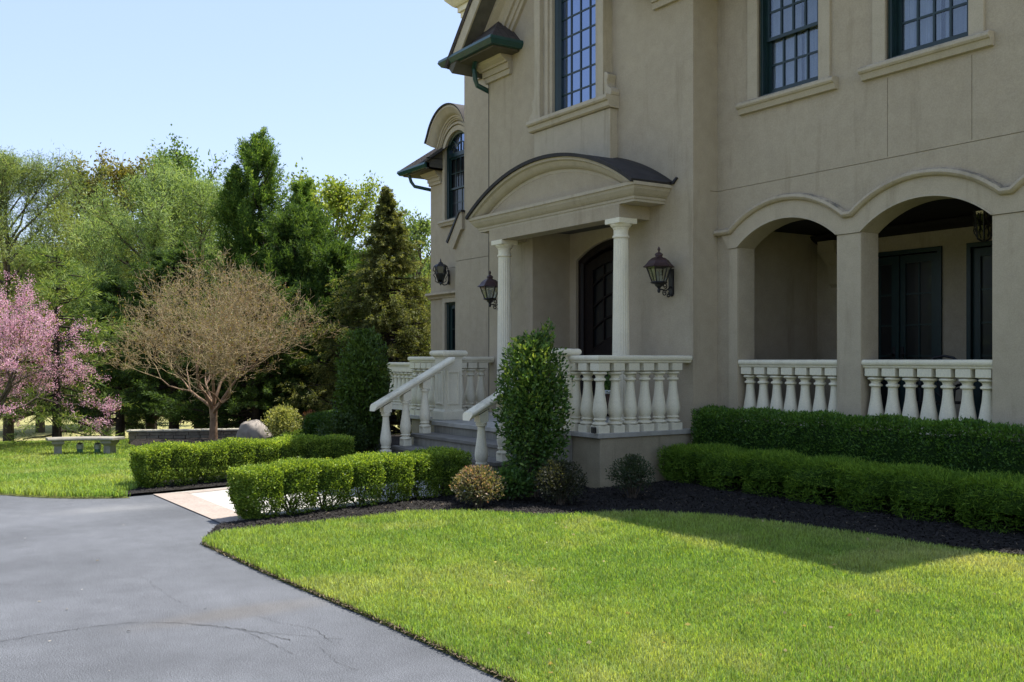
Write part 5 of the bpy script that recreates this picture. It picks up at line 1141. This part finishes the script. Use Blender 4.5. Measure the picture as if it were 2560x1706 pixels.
# ------------------------------------------------------------------ trees
def tree(name, label, x, y, z, mk, group=None):
    t = thing(name, label, 'tree', (x, y, z), 0, group); mk(t); return t
def branch_tree(t, seed, H, trunk_r, start, levels, spread, cols, lsz, nleaf, bark, crown=None, up=.25, leafmat='leaf', nmain=9, tuft=.30, lean=(0, 0), jitter=.25, twig_r=.006, rfun=None, elev=(20, 65), wood='trunk'):
    """trunk with limbs; each limb carries side twigs; leaf tufts on the twigs. rfun(h01)->crown radius"""
    rng = np.random.default_rng(seed); S = []; tips = []
    n = 10; tp = [np.array([lean[0] * (k / n) ** 1.3 * H + rng.normal(0, .015 * H) * (k > 0) * .35, lean[1] * (k / n) ** 1.3 * H + rng.normal(0, .015 * H) * (k > 0) * .35, -.15 + (H + .15) * k / n]) for k in range(n + 1)]
    for k in range(n): S.append((tp[k], tp[k + 1], trunk_r * (1 - k / n * .92), trunk_r * (1 - (k + 1) / n * .92)))
    def tpos(f): k = min(int(f * n), n - 1); return tp[k] * (1 - (f * n - k)) + tp[k + 1] * (f * n - k)
    for i in range(nmain):
        f = start + (1 - start) * (i + rng.uniform(0, 1)) / nmain; f = min(f, .985); az = i * 2.399 + rng.normal(0, .4); rad = rfun(f) * rng.uniform(.72, 1.12)
        el = R(elev[0] + (elev[1] - elev[0]) * f + rng.normal(0, 7)); p = tpos(f); L = min(rad / max(.35, math.cos(el)), max(.3, (H * 1.0 - p[2]) / max(.15, math.sin(el)))); m = max(3, int(L / .45) + 1); dirv = np.array([math.cos(az) * math.cos(el), math.sin(az) * math.cos(el), math.sin(el)])
        q = p; r_ = trunk_r * (1 - f * .92) * .55 + .01; pts = [p]
        for j in range(m):
            dirv = nrm(dirv + rng.normal(0, jitter * .45, 3) + np.array([0, 0, up * .12])); q2 = q + dirv * L / m; S.append((q, q2, r_ * (1 - j / m * .8), r_ * (1 - (j + 1) / m * .8))); q = q2; pts.append(q)
            if j >= m * .22:
                for _ in range(levels):
                    sd_ = nrm(dirv * .6 + rng.normal(0, .75, 3) + np.array([0, 0, up])); l2 = min(.9, L * .33) * rng.uniform(.5, 1.1); e = q + sd_ * l2
                    mid = q + sd_ * l2 * .5 + rng.normal(0, .05, 3); S.append((q, mid, twig_r * 1.6, twig_r * 1.1)); S.append((mid, e, twig_r * 1.1, twig_r * .5)); tips.append((q, mid)); tips.append((mid, e))
    segs_mesh(wood, S, M[bark], t)
    if nleaf:
        A = np.array([s[0] for s in tips]); B = np.array([s[1] for s in tips]); k = rng.integers(0, len(tips), nleaf); f = rng.uniform(0, 1.1, (nleaf, 1)); clump = rng.uniform(.35, 1.5, len(tips)); keep = rng.uniform(0, 1.5, nleaf) < clump[k]
        k, f = k[keep], f[keep]; n_ = len(k); Q = A[k] * (1 - f) + B[k] * f + rng.normal(0, tuft * .45, (n_, 3)); D = nrm(B[k] - A[k]) * .5 + rng.normal(0, .7, (n_, 3)) + np.array([0, 0, .1])
        tone = rng.normal(0, .22, len(tips)); kk = .45 + tone[k] + .15 * rng.normal(0, 1, n_)
        leaves('crown', Q, D, lsz[0], lsz[1], pal(rng, n_, cols, kk), M[leafmat], t, rng)
def conifer(t, seed, H, rfun, trunk_r, cols, nwh, per, spray, nl, bark='darkbark', droop=.25, start=.06, lsz=(.12, .03), upturn=.1, rough=.22, flop=0., sub=6, leafmat='needle', lean=(0, 0)):
    """whorled limbs, each limb a chain with side sprays carrying long narrow needles"""
    rng = np.random.default_rng(seed); S = []; spr = []
    N = 12; tp = [np.array([lean[0] * (k / N) ** 2 * H, lean[1] * (k / N) ** 2 * H, -.3 + (H + .3) * k / N]) for k in range(N + 1)]
    for k in range(N): S.append((tp[k], tp[k + 1], trunk_r * (1 - k / N * .95), trunk_r * (1 - (k + 1) / N * .95)))
    for i in range(nwh):
        f = start + (1 - start) * (i / nwh) ** .92; zc = -.3 + (H + .3) * f; ctr = np.array([lean[0] * f * f * H, lean[1] * f * f * H, zc])
        for j in range(per):
            az = rng.uniform(0, 6.28); rad = rfun(f) * rng.uniform(1 - rough * 1.6, 1 + rough); 
            if rad < .04: continue
            m = max(3, int(rad / .4)); dirv = np.array([math.cos(az), math.sin(az), rng.normal(0, .12) + upturn * (.4 + f)]); q = ctr + np.array([0, 0, rng.normal(0, .12)]); r_ = .012 + .012 * rad
            for s_ in range(m):
                dirv = nrm(dirv + np.array([0, 0, -droop * .5 + (upturn + droop * .8) * (s_ / m)]) + rng.normal(0, .10, 3)); q2 = q + dirv * rad / m; S.append((q, q2, r_ * (1 - s_ / m * .85), r_ * (1 - (s_ + 1) / m * .85)))
                if s_ >= m * .15:
                    for _ in range(sub):
                        sdv = nrm(dirv * .9 + rng.normal(0, .55, 3) * np.array([1, 1, .55]) + np.array([0, 0, upturn * .7 - flop])); l2 = spray * min(1, .22 + rad * .9) * rng.uniform(.5, 1.15) * (1 - .35 * s_ / m); spr.append((q + (q2 - q) * rng.uniform(0, 1), sdv, l2))
                q = q2
            spr.append((q, dirv, spray * .8 * min(1, .22 + rad * .9)))
    segs_mesh('trunk', S, M[bark], t, 5)
    A = np.array([s[0] for s in spr]); Dv = np.array([s[1] for s in spr]); Ls = np.array([s[2] for s in spr]); n = len(spr) * nl; k = np.repeat(np.arange(len(spr)), nl)
    f = rng.uniform(0, 1, (n, 1)); Q = A[k] + Dv[k] * Ls[k][:, None] * f; Q[:, 2] -= flop * .5 * (f[:, 0] ** 2) * Ls[k]; side = rng.normal(0, 1, (n, 3)); side -= Dv[k] * (side * Dv[k]).sum(1, keepdims=True); side = nrm(side)
    Q += side * (Ls[k] * .16)[:, None] * rng.uniform(0, 1, (n, 1)) * (1.1 - f); D = Dv[k] * .8 + side * .75 + np.array([0, 0, -flop * .8])
    tone = rng.normal(0, .2, len(spr)); kk = .42 + tone[k] + .16 * rng.normal(0, 1, n) + .15 * (f[:, 0] - .5)
    leaves('crown', Q, D, lsz[0], lsz[1], pal(rng, n, cols, kk), M[leafmat], t, rng, .15)
    return len(spr)
GR = 'background trees on the left'
P_COL = [(0.062, 0.109, 0.031), (0.133, 0.211, 0.053), (0.218, 0.296, 0.078), (0.328, 0.39, 0.118)]
def pine_r(W, lo=.12): return lambda f: W * (min(1, (f + .08) / .22) ** .6) * max(.05, (1 - ((f - lo) / (1 - lo)) ** 2.2 if f > lo else 1)) ** .7
# loose soft pines with long needles
def egg_r(W, c=.42): return lambda f: W * max(.05, 1 - abs((f - c) / (1.02 - c if f > c else c + .12)) ** 2.0) ** .6
def soft_pine(seed, H, W, cols, n, nm=46, tuft=.30, start=.08, elev=(5, 62), lsz=(.15, .021), tr=.2, lv=6): return lambda t: branch_tree(t, seed, H, tr, start, lv, 1, cols, lsz, n, 'bark', nmain=nm, tuft=tuft, rfun=egg_r(W), elev=elev, up=.22, leafmat='needle')
OLV = [(0.092, 0.148, 0.057), (0.195, 0.29, 0.103), (0.314, 0.42, 0.158), (0.423, 0.532, 0.244)]
YEL = [(0.113, 0.151, 0.046), (0.224, 0.279, 0.076), (0.327, 0.384, 0.116), (0.388, 0.442, 0.167)]
PAL = [(0.088, 0.138, 0.05), (0.176, 0.242, 0.083), (0.264, 0.33, 0.121), (0.363, 0.418, 0.165)]
x, y, z = at(142, 23); tree('pine_tree', 'pine with a dark trunk just behind the bench, half hidden by pink blossom', x, y, z - .1, lambda t: conifer(t, 101, 4.6, pine_r(1.7), .13, P_COL, 18, 4, .5, 13, droop=.30, start=.16, lsz=(.15, .018), upturn=.14, sub=4, rough=.3), GR)
x, y, z = at(380, 32); tree('pine_tree', 'tall loose green pine behind the left half of the bare tree', x, y, z, soft_pine(102, 7.9, 2.5, OLV, 105000), GR)
x, y, z = at(500, 34); tree('pine_tree', 'tall loose green pine behind the middle of the bare tree', x, y, z, soft_pine(103, 8.3, 2.6, OLV, 110000), GR)
x, y, z = at(265, 36); tree('pine_tree', 'yellowish pine left of centre behind the pink blossom tree', x, y, z, soft_pine(104, 7.4, 2.8, YEL, 120000), GR)
x, y, z = at(20, 35); tree('pine_tree', 'airy pale pine at the left edge reaching highest there', x, y, z, soft_pine(105, 9.7, 2.7, PAL, 100000, 44, .34, .06, (12, 70)), GR)
x, y, z = at(100, 41); tree('pine_tree', 'yellow green soft pine low behind the left edge', x, y, z, soft_pine(106, 7.0, 3.4, YEL, 130000, 56, .40), GR)
# leyland cypress, dark and dense with feathery leaning tops
L_COL = [(0.044, 0.09, 0.021), (0.093, 0.174, 0.036), (0.164, 0.264, 0.053), (0.264, 0.35, 0.074)]
M_COL = [(.030, .062, .018), (.062, .118, .028), (.11, .185, .04), (.17, .25, .055)]
def ley_r(W): return lambda f: W * min(1, (f + .15) / .25) * max(.02, 1 - f) ** .52
def multi(parts):
    def mk(t):
        for (dx, dy, a) in parts:
            before = set(bpy.data.objects); conifer(t, *a[0], **a[1])
            for o in set(bpy.data.objects) - before: o.location = (dx, dy, 0)
        # the stems grow as one: join trunks and crowns
        for nm in ('trunk', 'crown'):
            os_ = [o for o in bpy.data.objects if o.parent == t and o.name.split('.')[0] == nm]; bm = BM(); mats = os_[0].data.materials[0]
            for o in os_:
                me = o.data; me.transform(Matrix.Translation(o.location)); bm.from_mesh(me); bpy.data.objects.remove(o)
            me = bpy.data.meshes.new(nm); bm.to_mesh(me); bm.free(); link(nm, me, mats, t)
    return mk
kw = dict(droop=.05, start=.10, lsz=(.105, .026), upturn=.75, sub=5, rough=.36)
x, y, z = at(668, 31); tree('cypress_tree', 'dense dark green cypress with the tallest feathery tops', x, y, z, multi([(0, 0, ((111, 9.0, ley_r(2.2), .2, L_COL, 38, 6, .62, 34), dict(kw, lean=(-.04, -.03)))), (-.4, -.62, ((117, 8.1, ley_r(1.5), .15, L_COL, 30, 5, .62, 32), dict(kw, lean=(-.03, -.03)))), (.35, .6, ((118, 7.6, ley_r(1.6), .15, L_COL, 30, 5, .62, 32), dict(kw, lean=(.02, .05)))), (.5, 1.05, ((119, 6.7, ley_r(1.6), .15, L_COL, 26, 5, .62, 32), dict(kw, lean=(.03, .05))))]), GR)
x, y, z = at(748, 30); tree('cypress_tree', 'dense dark green cypress, lower right shoulder of the tall one', x, y, z, lambda t: conifer(t, 112, 6.3, ley_r(2.7), .2, M_COL, 34, 6, .60, 38, droop=.08, start=.08, lsz=(.11, .026), upturn=.5, sub=5, rough=.28), GR)
x, y, z = at(838, 29); tree('cypress_tree', 'dark drooping cypress between the bare tree and the spruce', x, y, z, lambda t: conifer(t, 113, 5.2, ley_r(2.5), .18, M_COL, 28, 6, .60, 38, droop=.22, start=.06, lsz=(.11, .026), upturn=.3, sub=5, rough=.28), GR)
D_COL = [(0.035, 0.065, 0.022), (0.069, 0.122, 0.035), (0.125, 0.2, 0.053)]
x, y, z = at(435, 29); tree('evergreen_tree', 'dark evergreen with bare lower branches right behind the bare tree', x, y, z, lambda t: conifer(t, 114, 5.4, ley_r(2.2), .17, D_COL, 30, 6, .58, 32, droop=.25, start=.20, lsz=(.11, .025), upturn=.2, sub=5, rough=.3), GR)
x, y, z = at(300, 30); tree('evergreen_tree', 'dark evergreen between the pink tree and the bare tree', x, y, z, lambda t: conifer(t, 115, 4.6, ley_r(1.9), .16, D_COL, 26, 6, .58, 32, droop=.25, start=.20, lsz=(.11, .025), upturn=.2, sub=5, rough=.3), GR)
x, y, z = at(640, 27.5); tree('evergreen_tree', 'black green evergreen low behind the right half of the bare tree', x, y, z, lambda t: conifer(t, 116, 4.2, ley_r(2.2), .16, D_COL, 24, 6, .58, 34, droop=.2, start=.10, lsz=(.11, .026), upturn=.2, sub=5, rough=.3), GR)
# spruce
S_COL = [(0.06, 0.077, 0.024), (0.118, 0.139, 0.039), (0.205, 0.218, 0.066), (0.291, 0.284, 0.099)]
x, y, z = at(968, 27.2); tree('spruce_tree', 'pointed drooping spruce beside the house with a thin bare tip', x, y, z - .1, lambda t: conifer(t, 121, 6.8, lambda f: 3.3 * max(.005, 1 - f) ** 1.3 + .015, .14, S_COL, 60, 8, .46, 34, droop=.35, start=.03, lsz=(.075, .022), upturn=.16, sub=5, rough=.2, flop=.55), GR)
# deciduous trees in young leaf
def round_r(W, lo=.15): return lambda f: W * (max(0.03, 1 - abs((f - .58) / .47) ** 2.2)) ** .55
B_COL = [(0.11, 0.176, 0.028), (0.209, 0.286, 0.044), (0.319, 0.385, 0.066), (0.418, 0.462, 0.099)]
x, y, z = at(845, 44); tree('leafy_tree', 'bright yellow green tree in young leaf behind the dark cypresses', x, y, z, lambda t: branch_tree(t, 131, 10.2, .24, .18, 5, 1, B_COL, (.16, .09), 34000, 'bark', nmain=40, tuft=.34, rfun=round_r(2.9), elev=(10, 75), up=.3), GR)
x, y, z = at(1050, 42); tree('leafy_tree', 'slender pale green tree against the sky beside the far wing', x, y, z, lambda t: branch_tree(t, 132, 8.4, .16, .30, 4, 1, [(.10, .16, .05), (.18, .26, .08), (.26, .34, .12)], (.15, .09), 9000, 'bark', nmain=24, tuft=.26, rfun=round_r(1.7), elev=(25, 75), up=.3), GR)
x, y, z = at(1010, 50); tree('leafy_tree', 'low bright green tree behind the spruce', x, y, z, lambda t: branch_tree(t, 133, 7.4, .2, .15, 5, 1, B_COL, (.18, .10), 26000, 'bark', nmain=36, tuft=.36, rfun=round_r(3.4), elev=(10, 70), up=.25), GR)
x, y, z = at(205, 42); tree('leafy_tree', 'thin tree with sparse new leaves standing against the sky on the left', x, y, z, lambda t: branch_tree(t, 134, 10.4, .17, .28, 4, 1, [(.10, .13, .04), (.19, .22, .07), (.29, .29, .11)], (.14, .09), 17000, 'bark', nmain=26, tuft=.20, rfun=round_r(1.9), elev=(35, 78), up=.4, twig_r=.010), GR)
x, y, z = at(440, 47); tree('leafy_tree', 'tall broad tree in fresh leaf rising behind the pines', x, y, z, lambda t: branch_tree(t, 135, 11.9, .28, .25, 5, 1, [(.07, .13, .03), (.13, .22, .05), (.21, .31, .08)], (.18, .10), 30000, 'bark', nmain=44, tuft=.34, rfun=round_r(3.5), elev=(20, 78), up=.35), GR)
x, y, z = at(310, 44); tree('leafy_tree', 'ochre tinged young tree left of the tall broad one', x, y, z, lambda t: branch_tree(t, 136, 11.0, .2, .25, 5, 1, [(.12, .11, .025), (.22, .20, .045), (.30, .28, .07)], (.16, .09), 17000, 'bark', nmain=34, tuft=.28, rfun=round_r(2.4), elev=(20, 78), up=.35), GR)
for px, d_, H, W, sd_, lab in ((30, 62, 8.0, 5.0, 141, 'distant bushy tree at the left edge of the field'), (170, 70, 9.0, 5.5, 142, 'distant olive tree behind the thin sparse tree'), (560, 60, 9.5, 4.6, 143, 'distant green tree behind the tall cypress'), (930, 66, 8.0, 5, 144, 'distant light green tree low behind the spruce and cypress gap')):
    x, y, z = at(px, d_); tree('leafy_tree', lab, x, y, z, lambda t: branch_tree(t, sd_, H, .25, .08, 5, 1, [(.07, .11, .03), (.14, .19, .05), (.22, .26, .08)], (.24, .14), 22000, 'bark', nmain=36, tuft=.5, rfun=round_r(W), elev=(0, 75), up=.25), GR)
# distant wood closing the field
rng = np.random.default_rng(5); n = 110000; ang = rng.uniform(-1.0, .55, n); dd = rng.uniform(84, 100, n); bxx = (FX + RX * ang) * dd; byy = (FY + RY * ang) * dd
hh = 11.0 + 2.4 * fbm(ang * 20, ang * 3, 1.7, 8); zz = rng.uniform(0, 1, n) ** .8 * hh - 1.5
tag(leaves('far_wood', np.column_stack([bxx, byy, zz]), rng.normal(0, 1, (n, 3)), .9, .6, pal(rng, n, [(.06, .09, .03), (.12, .16, .05), (.20, .23, .08)], .5 + .3 * fbm(ang * 9, zz * .3, 2, 4)), M['leaf'], None, rng), 'distant wood closing off the pale field behind the garden trees', 'wood', kind='stuff')

# bare crape myrtle
def myrtle(t):
    rng = np.random.default_rng(301); S1, S2 = [], []
    def grow(p, d, L, r, lev):
        m = 3 if lev < 5 else 2; q = p
        for j in range(m):
            d = nrm(d + rng.normal(0, .17 + .03 * lev, 3) + np.array([0, 0, .085])); q2 = q + d * L / m; r2 = r * (.90 if j < m - 1 else .82); (S1 if lev < 2 else S2).append((q, q2, r, r2)); q, r = q2, r2
            if lev >= 2 and rng.uniform() < .8: grow_t(q, nrm(d + rng.normal(0, .6, 3) + np.array([0, 0, .35])), L * .55, r * .6, lev + 2)
        if lev >= 6: return
        k = 3 if (rng.uniform() < .45 or lev == 0) else 2
        for c in range(k):
            side = rng.normal(0, 1, 3); side -= d * side.dot(d); side = nrm(side); dv = nrm(d + side * rng.uniform(.35, .72)); dv[2] = max(dv[2], .12 if lev < 3 else .2)
            grow(q, dv, L * rng.uniform(.70, .92), r * .74, lev + 1)
    def grow_t(p, d, L, r, lev):
        for _ in range(2):
            d = nrm(d + rng.normal(0, .25, 3) + np.array([0, 0, .12])); q = p + d * L / 2; S2.append((p, q, max(r, .004), max(r * .7, .003))); p = q
            if lev < 7 and rng.uniform() < .6: grow_t(p, nrm(d + rng.normal(0, .7, 3)), L * .6, r * .7, lev + 1)
    S1.append((np.array([0, 0, -.1]), np.array([.02, .01, .45]), .115, .085)); S1.append((np.array([.02, .01, .45]), np.array([.0, .0, .80]), .085, .10))
    for c in range(8):
        a = c * 2.399 + .3; sp = 1.25 if c < 5 else .45
        d = nrm(np.array([math.cos(a) * sp, math.sin(a) * sp, .95])); grow(np.array([0, 0, .62 + .03 * c]), d, .90, .041, 0)
    segs_mesh('trunk', S1, M['myrtle'], t, 7); segs_mesh('twigs', S2, M['twig'], t, 4)
    A = np.array([s[1] for s in S2]); k = rng.integers(0, len(A), 9000); Q = A[k] + rng.normal(0, .03, (9000, 3))
    leaves('buds', Q, rng.normal(0, 1, Q.shape), .05, .022, pal(rng, len(Q), [(.12, .13, .03), (.25, .22, .06), (.28, .14, .07), (.22, .25, .06)]), M['leaf'], t, rng)
x, y, z = at(533, 24); tree('crape_myrtle', 'bare tan branched crape myrtle with a wide rounded crown', x, y, z + .02, myrtle)
# pink redbuds
def redbud(seed, H, W, sx):
    def mk(t):
        rng = np.random.default_rng(seed); S = []; tips = []
        def grow(p, d, L, r, lev):
            q = p
            for j in range(3):
                d = nrm(d + rng.normal(0, .2, 3)); q2 = q + d * L / 3; S.append((q, q2, r, r * .85)); tips.append((q, q2, lev)); q = q2; r *= .85
                if lev >= 1 and rng.uniform() < .75: e = q + nrm(d + rng.normal(0, .8, 3)) * L * .45; S.append((q, e, r * .5, r * .25)); tips.append((q, e, lev + 1))
            if lev >= 4: return
            for c in range(3 if lev < 2 else 2):
                side = rng.normal(0, 1, 3); side -= d * side.dot(d); grow(q, nrm(d + nrm(side) * rng.uniform(.4, .8) + np.array([0, 0, .02])), L * rng.uniform(.68, .9), r * .72, lev + 1)
        S.append((np.array([0, 0, -.1]), np.array([0, .03, .6]), .075, .06)); S.append((np.array([0, .03, .6]), np.array([.02, .05, 1.0]), .06, .055))
        for c in range(7):
            a = c * 2.399 + sx; d = nrm(np.array([math.cos(a) * W, math.sin(a) * W, .8 if c < 5 else 1.3])); grow(np.array([.01, .04, .65 + .06 * c]), d, H * .245, .036, 0)
        segs_mesh('trunk', S, M['bark'], t, 5)
        tt = [q for q in tips if q[2] >= 2]; A = np.array([q[0] for q in tt]); B = np.array([q[1] for q in tt]); n = 22000; cl = rng.uniform(0, 1, len(tt)) ** 2.2; k = rng.choice(len(tt), n, p=cl / cl.sum()); f = rng.uniform(0, 1, (n, 1))
        Q = A[k] * (1 - f) + B[k] * f + rng.normal(0, .04, (n, 3)); leaves('blossom', Q, rng.normal(0, 1, Q.shape), .032, .022, pal(rng, n, [(.60, .29, .42), (.76, .46, .58), (.85, .63, .71)]), M['petal'], t, rng)
        m = 2200; k = rng.integers(0, len(tt), m); leaves('new_leaves', B[k] + rng.normal(0, .05, (m, 3)), rng.normal(0, 1, (m, 3)), .05, .035, pal(rng, m, [(.20, .13, .06), (.24, .26, .07)]), M['leaf'], t, rng)
    return mk
x, y, z = at(-12, 20.6); tree('redbud_tree', 'pink blossoming tree at the left edge beside the bench', x, y, z, redbud(401, 3.3, .60, .4))
x, y, z = at(-150, 21.5); tree('redbud_tree', 'pink blossoming tree mostly cut off by the left picture edge', x, y, z, redbud(402, 3.6, .8, 1.9))

# ------------------------------------------------------------------ small litter
rng = np.random.default_rng(61); n = 26; p = rng.uniform((-11, -1.5), (-3.5, 2.4), (n, 2)); p = p[inside(p, np.array(dr))]; n = len(p); th = rng.uniform(0, 6.28, n); L = rng.uniform(.004, .014, n)
a = np.column_stack([np.cos(th) * L, np.sin(th) * L, 0 * th]); b = np.column_stack([-np.sin(th) * L * .5, np.cos(th) * L * .5, rng.uniform(0, .4, n) * L]); c0 = np.column_stack([p, np.full(n, .007)])
V = np.stack([c0 - a - b, c0 + a - b * .6, c0 + a + b, c0 - a + b * .8], 1).reshape(-1, 3); i = np.arange(n) * 4
tag(npmesh('grit', V, np.stack([i, i + 1, i + 2, i + 3], -1), M['chip'], col=np.repeat(pal(rng, n, [(.08, .07, .05), (.22, .20, .17), (.36, .34, .30)]), 4, 0)), 'scattered pale grit and petal bits on the driveway', 'grit', kind='stuff')
n = 90; p = rng.uniform((-8.3, 2.7), (-2.8, 7.0), (n, 2)); p = p[inside(p, blF)]; n = len(p); L = rng.uniform(.018, .04, n); Q = np.column_stack([p, np.full(n, .055)])
V, Fq = leaf_geo(Q, np.column_stack([rng.normal(0, 1, (n, 2)), rng.normal(0, .25, n)]), L, L * .6, rng)
tag(npmesh('fallen_leaves', V, Fq, M['leaf'], col=np.repeat(pal(rng, n, [(.35, .24, .10), (.50, .40, .2), (.66, .60, .40)]), 4, 0)), 'few dry leaf bits lying in the front lawn', 'leaves', kind='stuff')

# wood on the far side of the drive: the door glass mirrors it and it shades the low sky
rng = np.random.default_rng(91); n = 26000; xx = rng.uniform(-52, 26, n); yy = rng.uniform(-34, -25, n); hh = 8.5 + 1.8 * fbm(xx, yy * .3, .35, 4); zz = rng.uniform(0, 1, n) ** .85 * hh - .5
tag(leaves('roadside_wood', np.column_stack([xx, yy, zz]), rng.normal(0, 1, (n, 3)), 1.0, .7, pal(rng, n, [(.05, .08, .025), (.10, .14, .04), (.17, .21, .06)], .5 + .3 * fbm(xx, zz, .9, 4)), M['leaf'], None, rng), 'green wood across the driveway, mirrored in the loggia door glass', 'wood', kind='stuff')
